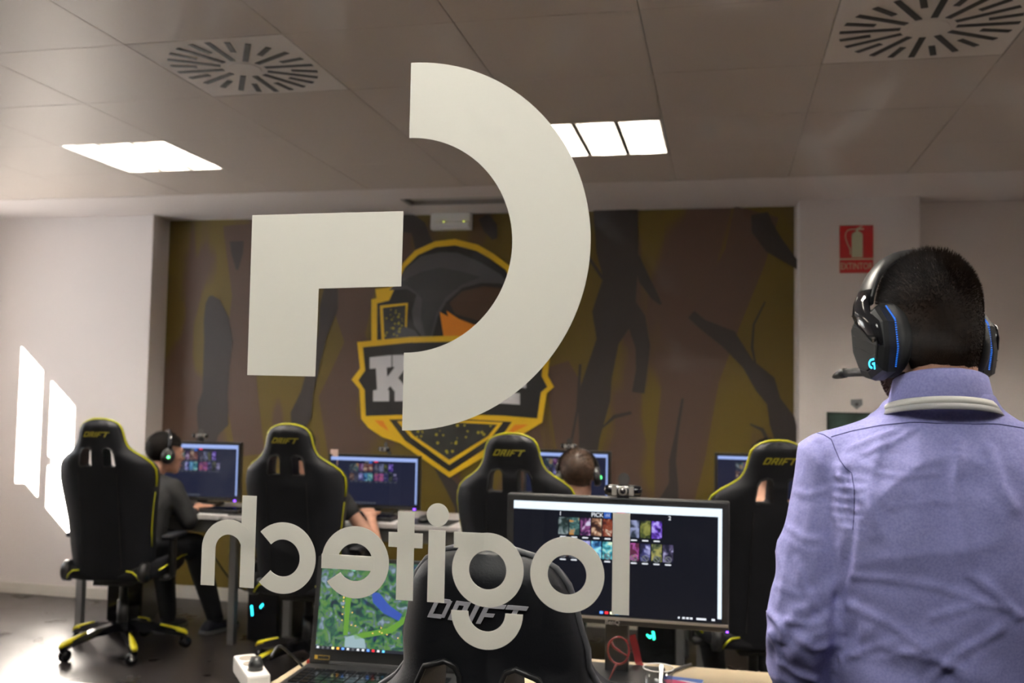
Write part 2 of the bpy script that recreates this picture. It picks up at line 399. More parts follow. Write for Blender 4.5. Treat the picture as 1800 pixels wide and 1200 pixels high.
# corridor: door (seen only mirrored in the glass) and an added fill light
dr = thing('door_1', 'grey corridor door with handle', 'door', (-1.6, YB+.02, 0)); del dr['category']; dr['kind'] = 'structure'
obj('leaf', MB().box((0, 0, 1.02), (.86, .035, 2.04), bev=.003), mat('door_grey', (.2, .19, .18), .5), dr)
fj = MB()
for s in (-1, 1): fj.box((s*.47, 0, 1.06), (.07, .05, 2.12))
fj.box((0, 0, 2.09), (.87, .05, .07)); obj('door_frame', fj, mat('door_frame', (.35, .33, .31), .5), dr)
obj('door_handle', MB().cyl((.36, .02, 1.03), (.36, .06, 1.03), .012).cyl((.37, .06, 1.03), (.25, .06, 1.03), .009), METAL, dr)
FILL = emis('fill_lamp', (1, .955, .92), 4.6)  # panel added out of view to brighten the vinyl decals
for x, lb in ((-.35, 'flat unseen fill light added outside the glass above the lettering'),):
    t = thing('fill_light', lb, 'ceiling light', (x, .2, H))
    obj('diffuser', MB().box((0, 0, -.012), (1.5, .62, .012)), FILL, t)
    obj('frame', MB().box((0, 0, -.003), (1.54, .66, .006)), mat('light_frame', (.55, .54, .52), .4), t)

# =================================================================== MURAL AND EMBLEM
mm = bpy.data.materials.new('mural_print'); mm.use_nodes = True
nt = mm.node_tree; b = nt.nodes['Principled BSDF']; b.inputs['Roughness'].default_value = .55
tc = nt.nodes.new('ShaderNodeTexCoord'); mp = nt.nodes.new('ShaderNodeMapping'); mp.inputs['Scale'].default_value = (1.9, 1, .55); mp.inputs['Rotation'].default_value = (0, .12, 0)
n1 = nt.nodes.new('ShaderNodeTexNoise'); n1.inputs['Scale'].default_value = 1.5; n1.inputs['Detail'].default_value = 2.5; n1.inputs['Distortion'].default_value = .6
rp = nt.nodes.new('ShaderNodeValToRGB'); cr = rp.color_ramp
OLIVE, BROWN, DARK = (.122, .084, .007), (.092, .053, .036), (.036, .028, .026)
cr.elements[0].position = .52; cr.elements[0].color = (*OLIVE, 1); cr.elements[1].position = .58; cr.elements[1].color = (*BROWN, 1)
nt.links.new(tc.outputs['Object'], mp.inputs['Vector']); nt.links.new(mp.outputs['Vector'], n1.inputs['Vector']); nt.links.new(n1.outputs['Fac'], rp.inputs['Fac']); nt.links.new(rp.outputs['Color'], b.inputs['Base Color'])
MX0, MX1, MZ1 = -3.875, .425, 2.652
mural = thing('wall_mural', 'olive and brown bamboo print mural covering the back wall between white pillars', 'mural', ((MX0+MX1)/2, YM, 0))
MO = Vector(mural.location)
obj('print_sheet', MB().box(((MX0+MX1)/2, YM-.002, MZ1/2+.045), (MX1-MX0, .004, MZ1-.09)), mm, mural, off=MO)
def traced(pts, y, th=.0012, mb=None):
    mb = mb or MB(); return mb.prism([onY(px, py, y) for px, py in pts], (0, -th, 0))
STALK = mat('print_stalk', DARK, .55); STALKB = mat('print_brown', (.090, .053, .037), .55)
def chain(pts, wid, y, knots=()):
    out = MB(); L = []; Rr = []
    P = [Vector((px, py)) for px, py in pts]
    for i, p in enumerate(P):
        t = (P[min(i+1, len(P)-1)]-P[max(i-1, 0)]).normalized(); n = Vector((-t.y, t.x))
        wv = wid[i] if isinstance(wid, (list, tuple)) else wid
        L.append(p+n*wv/2); Rr.append(p-n*wv/2)
    A = [onY(q.x, q.y, y) for q in L]; B = [onY(q.x, q.y, y) for q in Rr]; d = Vector((0, -.0012, 0))
    return out.loft([[a, b_, b_+d, a+d] for a, b_ in zip(A, B)])
yb1, yb2 = YM-.0045, YM-.0072
for pts, wd in (([(1330, 372), (1310, 450), (1260, 560), (1215, 660), (1195, 800), (1185, 880)], [80, 75, 85, 100, 90, 70]),
                ([(600, 505), (625, 600), (600, 720), (620, 800)], [50, 40, 52, 40]), ([(420, 395), (430, 520), (420, 660), (440, 800)], [56, 44, 60, 50]),
                ([(980, 640), (1000, 700), (1005, 800)], [40, 70, 50]), ([(660, 380), (650, 470), (630, 580), (575, 700), (590, 800)], [30, 34, 26, 30, 26])):
    yb1 -= .00025; obj('brown_stalk', chain(pts, wd, yb1), STALKB, mural, off=MO)
for pts, wd in (([(370, 520), (374, 530), (380, 560), (384, 600), (380, 650), (378, 690), (374, 715), (374, 742), (366, 760), (358, 800), (352, 850)], [6, 26, 44, 50, 46, 44, 54, 56, 36, 34, 34]),
                ([(416, 424), (417, 445), (417, 474)], [24, 20, 4]),
                ([(582, 505), (578, 540), (567, 590), (552, 640), (540, 690), (529, 730), (524, 750)], [24, 32, 16, 20, 22, 38, 24]),
                ([(700, 385), (735, 400), (748, 440)], [44, 30, 34]),
                ([(1082, 368), (1085, 440), (1090, 490), (1078, 555), (1068, 600), (1052, 660), (1044, 700), (1036, 770), (1030, 830)], [78, 74, 60, 76, 40, 48, 58, 36, 30]),
                ([(1098, 520), (1118, 560), (1130, 610), (1128, 650), (1122, 690)], [20, 34, 26, 20, 22]),
                ([(1118, 450), (1132, 490), (1150, 520), (1162, 535)], [12, 20, 14, 4]),
                ([(1215, 552), (1235, 570), (1280, 595), (1315, 640), (1345, 675), (1360, 705), (1375, 740), (1388, 790), (1392, 850)], [16, 18, 34, 22, 40, 26, 46, 40, 36]),
                ([(1335, 375), (1340, 400), (1360, 430), (1405, 470)], [30, 40, 36, 10]),
                ([(1020, 640), (1015, 720), (1000, 800)], [5, 4, 5]), ([(1110, 725), (1080, 732), (1058, 752)], [5, 7, 3]),
                ([(1200, 700), (1190, 760), (1182, 810), (1184, 850), (1176, 880)], [4, 6, 12, 16, 34]),
                ([(1345, 530), (1325, 570), (1322, 610), (1328, 640)], [3, 4, 5, 3]), ([(1350, 775), (1340, 755), (1318, 745)], [6, 7, 3]),
                ([(760, 812), (790, 850), (815, 890), (812, 940)], [5, 20, 30, 28]), ([(1000, 400), (1060, 490)], [4, 6]),
                ([(850, 380), (862, 400), (870, 420)], [20, 26, 10])):
    yb2 -= .00012; obj('dark_stalk', chain(pts, wd, yb2), STALK, mural, off=MO)
# emblem, as print layers of the mural
eY = YM-.0095
YEL = mat('emblem_yellow', (.80, .50, .012), .5); EBL = mat('emblem_black', (.016, .015, .015), .5); GRY = mat('emblem_grey', (.075, .075, .08), .5); GRY2 = mat('emblem_dark_grey', (.045, .047, .05), .5)
ORA = mat('emblem_orange', (.80, .26, .012), .5); EBR = mat('emblem_brown', (.07, .035, .018), .5); LET = mat('emblem_letter', (.68, .67, .70), .4); LET2 = mat('emblem_letter_dark', (.14, .14, .14), .4)
SPK = mat('emblem_speckle', (.45, .38, .02), .5); EDK = mat('emblem_panel', (.035, .036, .033), .5, var=.4, vscale=6)
lay = [0]
def layer(name, pts, m, d=None):
    lay[0] += 1
    y = eY - (.0016*(d if d is not None else lay[0]))
    return obj(name, traced(pts, y), m, mural, off=MO)
layer('crest_outline', [(653, 602), (653, 526), (662, 524), (660, 508), (686, 505), (698, 478), (708, 463), (730, 440), (765, 424), (800, 420), (840, 430), (868, 446), (895, 466), (915, 495), (928, 530), (938, 545), (938, 604)], YEL, 1)
layer('crest_field', [(663, 602), (663, 533), (684, 528), (690, 515), (702, 490), (712, 470), (735, 448), (766, 434), (800, 431), (838, 441), (862, 455), (888, 474), (905, 500), (917, 532), (927, 548), (927, 604)], EBL, 2)
layer('side_panel_border', [(668, 537), (717, 532), (714, 595), (671, 600)], YEL, 3)
layer('side_panel', [(673, 541), (713, 536), (711, 594), (676, 598)], EDK, 4)
layer('hood', [(684, 510), (700, 492), (716, 470), (740, 450), (775, 443), (805, 444), (845, 461), (880, 482), (898, 505), (880, 498), (845, 497), (812, 506), (785, 530), (770, 556), (760, 592), (742, 592), (728, 572), (724, 548), (732, 518), (716, 508)], GRY, 5)
layer('hood_shade', [(700, 497), (740, 478), (775, 470), (815, 478), (845, 487), (812, 500), (784, 522), (766, 552), (757, 590), (748, 590), (740, 560), (742, 525), (722, 505)], GRY2, 6)
layer('collar_fold', [(684, 594), (697, 580), (712, 574), (728, 580), (738, 592)], GRY, 5)
layer('shadow_band', [(790, 532), (812, 512), (850, 503), (895, 508), (905, 560), (870, 575), (830, 560), (800, 552)], EBR, 6)
layer('scarf', [(773, 548), (788, 556), (785, 546), (806, 560), (832, 570), (870, 578), (870, 596), (780, 592)], ORA, 6)
layer('name_plate_border', [(628, 601), (720, 592), (800, 590), (890, 597), (968, 612), (963, 660), (974, 680), (961, 691), (953, 742), (930, 756), (905, 772), (885, 782), (790, 839), (704, 779), (672, 768), (648, 752), (635, 736), (632, 684), (618, 667), (633, 647)], YEL, 7)
layer('name_plate', [(638, 610), (720, 602), (800, 600), (890, 607), (957, 621), (952, 661), (962, 680), (951, 689), (944, 735), (880, 730), (795, 728), (700, 729), (643, 731), (641, 685), (630, 668), (642, 651)], EBL, 8)
layer('shield_field', [(684, 737), (795, 735), (900, 741), (878, 772), (790, 829), (712, 774)], EBL, 8)
layer('shield_border', [(698, 740), (795, 738), (884, 742), (864, 768), (790, 817), (722, 768)], YEL, 9)
layer('shield_panel', [(708, 744), (795, 742), (874, 746), (858, 766), (790, 808), (728, 766)], EDK, 10)
for tri in ([(658, 738), (673, 739), (684, 758), (668, 748)], [(905, 746), (929, 746), (902, 760), (893, 760)]): layer('orange_flash', tri, ORA, 8)
sp = MB()
for k in range(46):
    px, py = random.uniform(715, 868), random.uniform(744, 800)
    if py > 806-abs(px-790)*.62: continue
    rr = random.choice((1, 1.4, 1.8, 2.6)); sp = traced([(px+rr*cos(a*pi/4), py+rr*sin(a*pi/4)) for a in range(8)], eY-.0175, mb=sp)
for k in range(26):
    px, py = random.uniform(676, 708), random.uniform(542, 592); rr = random.choice((1, 1.6, 2.2)); sp = traced([(px+rr*cos(a*pi/4), py+rr*sin(a*pi/4)) for a in range(8)], eY-.0085, mb=sp)
obj('speckles', sp, SPK, mural, off=MO, kind='stuff')
# slab letters K I Y F (top pale, lower half darker), partly behind the decal
def slab(name, polys):
    hi, lo = MB(), MB()
    for p in polys: traced(p, eY-.0145, mb=hi)
    obj(name, hi, LET, mural, off=MO)
slab('letter_k', [[(650, 628), (688, 624), (688, 645), (680, 646), (681, 662), (694, 645), (690, 644), (690, 624), (722, 623), (722, 643), (714, 645), (700, 664), (716, 684), (724, 685), (724, 704), (694, 705), (694, 688), (686, 678), (682, 683), (682, 686), (684, 686), (684, 705), (656, 705), (656, 686), (663, 685), (661, 647), (650, 648)]])
slab('letter_i', [[(735, 624), (768, 624), (768, 644), (761, 645), (761, 685), (768, 686), (768, 706), (735, 706), (735, 686), (742, 685), (742, 645), (735, 644)]])
slab('letter_y', [[(778, 624), (808, 625), (808, 644), (804, 645), (814, 660), (824, 646), (820, 645), (820, 626), (850, 627), (850, 647), (845, 648), (826, 678), (826, 688), (834, 689), (834, 708), (800, 707), (800, 687), (807, 686), (807, 676), (788, 646), (778, 644)]])
slab('letter_f', [[(866, 629), (938, 636), (938, 661), (924, 659), (923, 655), (900, 652), (900, 663), (925, 668), (925, 682), (900, 680), (900, 690), (914, 691), (914, 711), (868, 708), (868, 689), (876, 688), (876, 651), (866, 650)]])

# =================================================================== GLASS DECALS
def dec(name, loc, label): return thing(name, label, 'decal', loc)
DY, DT = GY+.0034, .0006
def ring(c, R, r, a0=0, a1=360, mb=None, n=64):
    e = 0 if mb is None else .00012; mb = mb or MB(); n = max(6, int(n*(a1-a0)/360)); vs = []; fs = []
    for i in range(n+1):
        a = radians(a0+(a1-a0)*i/n)
        for rad in (R, r):
            for y in (DY-e, DY+DT+e): vs.append((c[0]+rad*cos(a), y, c[1]+rad*sin(a)))
    for i in range(n):
        q = 4*i; fs += [(q, q+2, q+6, q+4), (q+1, q+5, q+7, q+3), (q, q+4, q+5, q+1), (q+2, q+3, q+7, q+6)]
    if a1-a0 < 359.9: fs += [(0, 1, 3, 2), (4*n, 4*n+2, 4*n+3, 4*n+1)]
    return mb.add(vs, fs)
def quad(xa, xb, za, zb, mb=None):
    e = .00008*(0 if mb is None else 1+len(mb.f) % 3); mb = mb or MB(); return mb.box(((xa+xb)/2, DY+DT/2, (za+zb)/2), (abs(xb-xa), DT+2*e, abs(zb-za)))
g1 = dec('symbol_decal', (-.308, DY, 1.418), 'large cream arc and square-corner symbol decal on the glass, seen mirrored'); L0 = Vector(g1.location)
obj('arc', ring((-.308, 1.602), .184, .1075, -90, 90, n=140), VINYL, g1, off=L0)
sq = [onY(p[0], p[1], DY) for p in ((443.5, 378), (709, 371), (705, 503), (560, 507), (554, 661.5), (434.5, 659))]
obj('corner', MB().prism(sq, (0, DT, 0)), VINYL, g1, off=L0)
g2 = dec('lettering_decal', (-.3, DY, 1.21), 'cream vinyl lettering on the glass reading logitech mirrored'); L0 = Vector(g2.location)
ZB, ZX, ZC, R_, r_ = 1.2535, 1.3215, 1.2873, .0352, .0184
obj('letter_l', quad(-.0995, -.0835, ZB, 1.3467), VINYL, g2, off=L0)
obj('letter_o', ring((-.142, ZC), R_, r_), VINYL, g2, off=L0)
mb = ring((-.2188, ZC), R_, r_); quad(-.2528, -.222, ZX-.0145, ZX+.0005, mb); ring((-.2188, 1.2475), R_, .0182, 180, 360, mb)
obj('letter_g', mb, VINYL, g2, off=L0)
a, b2 = onY(753.4, 939, DY), onY(783, 939, DY); dt = onY(769.4, 904.7, DY)
mb = quad(a.x, b2.x, ZB, ZX+.001); mb.prism([(dt.x+.0112*cos(k*pi/16), DY, dt.z+.0112*sin(k*pi/16)) for k in range(32)], (0, DT, 0))
obj('letter_i', mb, VINYL, g2, off=L0)
a, b2 = onY(698, 960, DY), onY(727.5, 960, DY); c2, d2 = onY(683, 948, DY), onY(742.7, 950, DY)
mb = quad(a.x, b2.x, ZB, onY(712, 899, DY).z); quad(c2.x, d2.x, onY(712, 962, DY).z, onY(712, 936, DY).z, mb)
obj('letter_t', mb, VINYL, g2, off=L0)
mb = ring((-.3535, ZC), R_, r_, -145, 180); quad(-.3535-R_, -.3535+.02, ZC-.0075, ZC+.0065, mb)
obj('letter_e', mb, VINYL, g2, off=L0)
obj('letter_c', ring((-.4305, ZC), .0354, r_, -135, 135), VINYL, g2, off=L0)
mb = quad(-.4768, -.461, ZB+.002, 1.3478); ring((-.4905, 1.2932), .0295, .0145, 0, 180, mb); quad(-.52, -.505, ZB+.002, 1.2935, mb)
obj('letter_h', mb, VINYL, g2, off=L0)

# =================================================================== GAMING CHAIRS
def drift_polys():
    # five slanted angular letters, unit: total width 1, height .23, origin centre
    P = []
    def para(x0, x1, y0, y1, k=.55): P.append([(x0+k*y0, y0), (x1+k*y0, y0), (x1+k*y1, y1), (x0+k*y1, y1)])
    t = .045; h = .115
    para(-.57, -.39, h-t, h); para(-.57, -.40, -h, -h+t); para(-.57, -.52, -h+t, h-t); para(-.41, -.36, -h+t*.3, h-t*.3)   # D
    para(-.31, -.13, h-t, h); para(-.31, -.255, -h, h-t); para(-.19, -.13, -.005, h-t); para(-.24, -.13, -.03, .005); P.append([(-.23, -.03), (-.17, -.03), (-.16, -h), (-.225, -h)])  # R
    para(-.065, -.01, -h, h)   # I
    para(.045, .27, h-t, h); para(.045, .10, -h, h-t); para(.10, .20, -.03, .01)   # F
    para(.285, .52, h-t, h); para(.375, .43, -h, h-t)   # T
    return P
LOW = [0.]
def hw_at(z):
    if LOW[0] and 1.0 < z < 1.16: z = min(1.16, z + LOW[0]*min(1, (z-1.0)/.05)*min(1, (1.16-z)/.02+.2))
    T = [(.42, .17), (.46, .205), (.55, .222), (.70, .226), (.80, .238), (.90, .256), (.97, .264), (1.02, .262), (1.055, .247), (1.085, .215), (1.11, .175), (1.135, .146), (1.16, .131), (1.19, .122), (1.22, .116), (1.245, .108), (1.265, .092), (1.278, .068), (1.285, .03)]
    for (a, wa), (b_, wb) in zip(T, T[1:]):
        if z <= b_:
            f = (z-a)/(b_-a); return wa+(wb-wa)*max(0, f)
    return T[-1][1]
def by(z): return -.19 - .15*(z-.45)/.83
def build_back():
    zs = [.42, .44, .47, .52, .6, .7, .8, .88, .94, .98, 1.01, 1.035, 1.055, 1.072, 1.088, 1.103, 1.12, 1.14, 1.165, 1.19, 1.215, 1.235, 1.252, 1.265, 1.274, 1.28, 1.285]
    us = [-1, -.97, -.88, -.75, -.6, -.42, -.22, 0, .22, .42, .6, .75, .88, .97, 1]
    rings = []
    for z in zs:
        h = hw_at(z); wing = .11 if z < 1.03 else .11*max(0.12, 1-(z-1.03)/.12); y0 = by(z); r = []
        thick = .085 if z < 1.12 else .07
        if z > 1.255: thick *= max(.35, (1.292-z)/.037)
        for u in us:        # back side
            bulge = .012*(1-u*u) - (.006 if .4 < abs(u) < .45 else 0)
            r.append((u*h, y0 - thick*.5*(1-abs(u)**6*.6) - bulge + wing*abs(u)**5*.55, z))
        for u in reversed(us):
            r.append((u*h*.985, y0 + thick*.5*(1-abs(u)**6*.3) + wing*abs(u)**3, z))
        rings.append(r)
    me = MB().loft(rings).mesh('back'); fixn(me)
    cut = MB()
    for s in (-1, 1):
        poly = [(.030, 1.045), (.036, 1.036), (.092, 1.036), (.100, 1.046), (.092, 1.105), (.080, 1.128), (.050, 1.138), (.036, 1.132), (.030, 1.120)]
        cut.prism([(s*x, -.6, z) for x, z in poly], (0, .6, 0))
    cm = cut.mesh('cut'); fixn(cm); co = bpy.data.objects.new('cut', cm); COL.objects.link(co)
    r = evald(me, [('SUBSURF', dict(levels=1)), ('BOOLEAN', dict(object=co, operation='DIFFERENCE', solver='EXACT'))])
    bpy.data.objects.remove(co); return r
BACK_ME = build_back()
BACK_BVH = BVHTree.FromPolygons([v.co.copy() for v in BACK_ME.vertices], [tuple(p.vertices) for p in BACK_ME.polygons])
def make_chair(label, pipe, txt, phase, cap, group=None):
    t = thing('gaming_chair', label, 'chair', (0, 0, 0), 0, group)
    bk = obj('backrest', BACK_ME.copy(), BLACKLE, t, smooth='auto')
    # rims round the two openings
    for s in (-1, 1):
        poly = [(.030, 1.045), (.036, 1.036), (.092, 1.036), (.100, 1.046), (.092, 1.105), (.080, 1.128), (.050, 1.138), (.036, 1.132), (.030, 1.120)]
        obj('opening_rim', MB().tube([(s*x, by(z)-.047, z) for x, z in poly], .0042, 6, cyc=True), BLACKPL, bk, True)
    # piping along both edges
    zs = [.93, .98, 1.02, 1.055, 1.085, 1.11, 1.135, 1.16, 1.19, 1.22, 1.245, 1.265, 1.278]
    def edge(z):
        h = hw_at(z); wing = .11 if z < 1.03 else .11*max(.12, 1-(z-1.03)/.12); return h+.001, by(z)+wing*.62
    L = [(-edge(z)[0], edge(z)[1], z) for z in zs]; R = [(edge(z)[0], edge(z)[1], z) for z in reversed(zs)]
    obj('edge_piping', MB().tube(L + [(-.035, by(1.285), 1.288), (0, by(1.285), 1.29), (.035, by(1.285), 1.288)] + R, .0048, 8), pipe, bk, True)
    zz = [.60, .68, .76, .84, .9]
    for s in (-1, 1): obj('lower_piping', MB().tube([(s*(hw_at(z)+.0005), by(z)+.062, z) for z in zz], .0032, 6), pipe, bk, True)
    # printed word on the head section
    tx = MB(); sc = .118
    n = Vector((0, -.985, -.17)); up = Vector((0, -.17, .985))
    for p in drift_polys():
        q = [Vector((x*sc, 0, 1.208+y*sc)) for x, y in p]
        for v in q: v.y = BACK_BVH.ray_cast(Vector((v.x, -2, v.z)), Vector((0, 1, 0)))[0].y - .0022
        tx.prism(q, (0, .003, 0))
    obj('printed_word', tx, txt, bk)
    # seams on the back panel
    for s in (-1, 1): obj('seam', MB().tube([(s*.105, by(z)-.058+.0035, z) for z in (.5, .6, .7, .8, .9, 1.0)], .0022, 5), BLACKPL, bk)
    # seat
    rings = []
    for y, hwid, z0, z1 in ((-.24, .20, .43, .49), (-.22, .235, .415, .515), (-.10, .25, .41, .525), (.08, .262, .41, .53), (.20, .26, .41, .535), (.265, .24, .425, .52), (.285, .21, .44, .50)):
        rings.append([(-hwid, y, z0+.02), (-hwid*.9, y, z0), (hwid*.9, y, z0), (hwid, y, z0+.02), (hwid, y, z1), (hwid*.82, y, z1-.005), (hwid*.5, y, z1-.035), (0, y, z1-.04), (-hwid*.5, y, z1-.035), (-hwid*.82, y, z1-.005), (-hwid, y, z1)])
    st = obj('seat', evald(MB().loft(rings).mesh('s'), [('SUBSURF', dict(levels=1))]), BLACKLE, t, True)
    for s in (-1, 1):
        obj('seat_piping', MB().tube([(s*.13, -.247, .482), (s*.165, -.25, .478), (s*.185, -.247, .46), (s*.20, -.24, .435)], .0045, 6), pipe, st, True)
        obj('side_piping', MB().tube([(s*.252, -.12, .47), (s*.264, .02, .49), (s*.266, .14, .505), (s*.262, .22, .50)], .004, 6), pipe, st, True)
    # armrests
    for s in (-1, 1):
        a = obj('armrest', MB().box((s*.245, -.02, .415), (.05, .05, .03)).box((s*.275, .0, .52), (.025, .06, .22), bev=.008), BLACKPL, t, True)
        obj('arm_pad', MB().box((s*.272, .02, .64), (.06, .22, .028), bev=.012), BLACKLE, a, True)
        obj('hinge_cover', MB().lathe([(.0, -.02), (.055, -.018), (.055, .012), (.03, .02), (0, .02)], 20, Matrix.Translation((s*.212, -.20, .47)) @ Matrix.Rotation(pi/2, 4, 'Y')), BLACKPL, t, True)
    obj('gas_column', MB().cyl((0, 0, .11), (0, 0, .28), .03).cyl((0, 0, .26), (0, 0, .40), .022).box((0, -.02, .40), (.2, .26, .035)), BLACKPL, t, True)
    for k in range(5):
        a = radians(phase+72*k); M = Matrix.Rotation(a, 4, 'Z')
        rings = []
        for r, z, wd, hh in ((.0, .135, .075, .05), (.06, .135, .062, .045), (.16, .125, .05, .04), (.26, .098, .042, .034), (.325, .078, .04, .028), (.345, .072, .028, .02)):
            rings.append([(r, -wd/2, z-hh/2), (r, wd/2, z-hh/2), (r, wd/2*.8, z+hh/2), (r, -wd/2*.8, z+hh/2)])
        lg = obj('base_leg', MB().loft(rings, M=M), BLACKGL, t)
        rings = []
        for r, z, wd in ((.20, .1355, .008), (.24, .127, .026), (.29, .113, .036), (.33, .100, .036), (.347, .088, .024)):
            rings.append([(r, -wd/2, z-.016), (r, wd/2, z-.016), (r, wd/2*.85, z), (r, wd/2*.3, z+.005), (r, -wd/2*.3, z+.005), (r, -wd/2*.85, z)])
        obj('leg_cap', MB().loft(rings, M=M), cap, lg, True)
        cs = MB(); Mc = M @ Matrix.Translation((.325, 0, .031)) @ Matrix.Rotation(.6+k, 4, 'Z')
        for s in (-1, 1): cs.lathe([(0, -.009), (.026, -.009), (.031, -.003), (.031, .003), (.026, .009), (0, .009)], 18, Mc @ Matrix.Translation((.012, s*.013, 0)) @ Matrix.Rotation(pi/2, 4, 'X'))
        cs.cyl((.012, -.02, 0), (.012, .02, 0), .008, 8, Mc); cs.box((.0, 0, .025), (.03, .02, .03), Mc)
        obj('caster', cs, BLACKGL, lg, True)
    return t
grp = 'gaming chairs with yellow trim'
def place(t, x, y, yaw): t.location = (x, y, 0); t.rotation_euler = (0, 0, radians(yaw)); return t
c1 = place(make_chair('black gaming chair with yellow trim at the desk nearest the sunlit white wall', YPIPE, YTEXT, 19, YELLOW, grp), -3.25, 4.83, 8)
c2 = place(copy_tree(c1), -2.12, 4.78, 2); c2['label'] = 'black gaming chair with yellow trim facing the screen with a pink card'
c3 = place(copy_tree(c1), -.885, 4.38, 0); c3['label'] = 'black gaming chair with yellow trim beside the brown-haired person in a headset'
c4 = place(make_chair('black gaming chair with yellow trim partly covered by the man in the blue shirt', YPIPE, YTEXT, 34, YELLOW, grp), .135, 4.37, 15)
LOW[0] = .036; BACK_ME = build_back(); BACK_BVH = BVHTree.FromPolygons([v.co.copy() for v in BACK_ME.vertices], [tuple(p.vertices) for p in BACK_ME.polygons])
c5 = place(make_chair('black gaming chair with silver lettering and plain edges just behind the glass', GREYPIPE, SILVER, 10, BLACKGL), -.258, 1.56, -7); c5.scale = (.975, .975, .975)

# =================================================================== DESKS
DTOP = mat('desk_grey_white', (.50, .48, .48), .45); DAPR = mat('desk_apron', (.20, .195, .19), .6)
WOOD = mat('desk_beige', (.46, .37, .25), .45, var=.08, vscale=3)
def desk(xa, xb, ya, yb, z, mt, label, apron=True, group=None, th=.028, inset=(.05, .05)):
    t = thing('desk', label, 'desk', ((xa+xb)/2, (ya+yb)/2, 0), 0, group); w_, d_ = xb-xa, yb-ya
    obj('desk_top', MB().box((0, 0, z-th/2), (w_-.004, d_, th), bev=.004), mt, t)
    if apron: obj('apron', MB().box((0, -d_/2+.07, z-th-.04), (w_-.12, .02, .08)), DAPR, t)
    obj('back_rail', MB().box((0, d_/2-.08, z-th-.03), (w_-.12, .03, .06)), DAPR, t)
    for sx in (-1, 1):
        for sy in (-1, 1): obj('leg', MB().box((sx*(w_/2-inset[sx > 0]), sy*(d_/2-.06), (z-th)/2), (.04, .04, z-th)), METAL, t)
    return t
dg_ = 'grey-white desks along the mural'
desk(-3.78, -2.57, 5.06, 5.66, .735, DTOP, 'grey-white desk under the screen beside the person in black', group=dg_, inset=(.05, .17))
desk(-2.57, -1.36, 5.06, 5.66, .735, DTOP, 'grey-white desk under the screen with a pink card at its corner', group=dg_, inset=(.17, .05))
desk(-1.36, -.15, 4.92, 5.66, .735, DTOP, 'grey-white desk in front of the brown-haired person', group=dg_)
desk(-.15, 1.06, 4.92, 5.66, .735, DTOP, 'grey-white desk behind the man in the blue shirt', group=dg_)
desk(-1.09, .95, 1.98, 2.675, .735, WOOD, 'beige desk carrying the large monitor, the open laptop and a plastic cup', apron=False)
desk(-1.67, -1.13, 1.35, 2.115, .735, mat('table_white', (.72, .70, .68), .4), 'white table whose corner shows over the dark floor', apron=False)

# =================================================================== MONITORS
SCR = emis('screen_dark', (.002, .0024, .005), 1.0); SCRF = emis('screen_far', (.005, .006, .015), 1.0)
BAR = emis('browser_bar', (.78, .88, 1.0), .5); BARF = emis('browser_bar_far', (.40, .52, 1.0), .36)
WTXT = emis('screen_text', (.9, .92, 1), .45); REDT = emis('screen_red', (.85, .02, .06), .42); BLUT = emis('screen_blue', (.02, .09, .40), .45); DIM = emis('screen_dim', (.18, .19, .21), .35)
LEDB = emis('power_led', (.18, .05, 1), 2.5)
PAL = [[(.01, .02, .02), (.03, .06, .06), (.25, .3, .32)], [(.02, .06, .06), (.10, .22, .22), (.5, .22, .04)], [(.03, .01, .05), (.25, .06, .22), (.6, .55, .75)], [(.03, .01, .01), (.4, .2, .12), (.75, .6, .45)], [(.06, .01, .01), (.28, .06, .03), (.6, .5, .4)],
       [(.01, .01, .02), (.05, .05, .08), (.2, .2, .25)], [(.02, .03, .05), (.16, .18, .3), (.3, .33, .55)], [(.01, .015, .01), (.05, .07, .02), (.25, .25, .06)], [(.02, .01, .1), (.15, .05, .55), (.5, .4, .95)], [(.2, .03, .01), (.6, .42, .12), (.8, .7, .35)],
       [(.02, .01, .01), (.2, .1, .06), (.5, .4, .3)], [(.02, .02, .03), (.06, .06, .08), (.12, .12, .14)], [(.02, .02, .08), (.2, .2, .55), (.6, .6, .95)], [(.01, .05, .15), (.1, .35, .7), (.35, .8, .85)], [(.02, .15, .2), (.1, .5, .6), (.7, .85, .6)],
       [(.04, .01, .08), (.4, .08, .3), (.35, .12, .05)], [(.1, .02, .05), (.5, .1, .45), (.5, .15, .05)], [(.01, .01, .04), (.06, .06, .22), (.45, .45, .8)], [(.01, .02, .01), (.08, .1, .05), (.35, .32, .1)], [(.01, .01, .03), (.1, .08, .18), (.4, .38, .6)]]
TILES = [emis_noise('portrait_%d' % i, c, 55, .42, seed=i*1.37) for i, c in enumerate(PAL)]
TILESF = [emis_noise('portrait_far_%d' % i, [tuple(min(1, q*.55+.012*(j == 2)) for j, q in enumerate(k)) for k in c], 55, .42, seed=i*1.37) for i, c in enumerate(PAL)]
ICON = [emis('icon_%d' % i, c, 1) for i, c in enumerate([(.1, .25, .8), (.7, .02, .03), (.8, .8, .5), (.1, .45, .75)])]
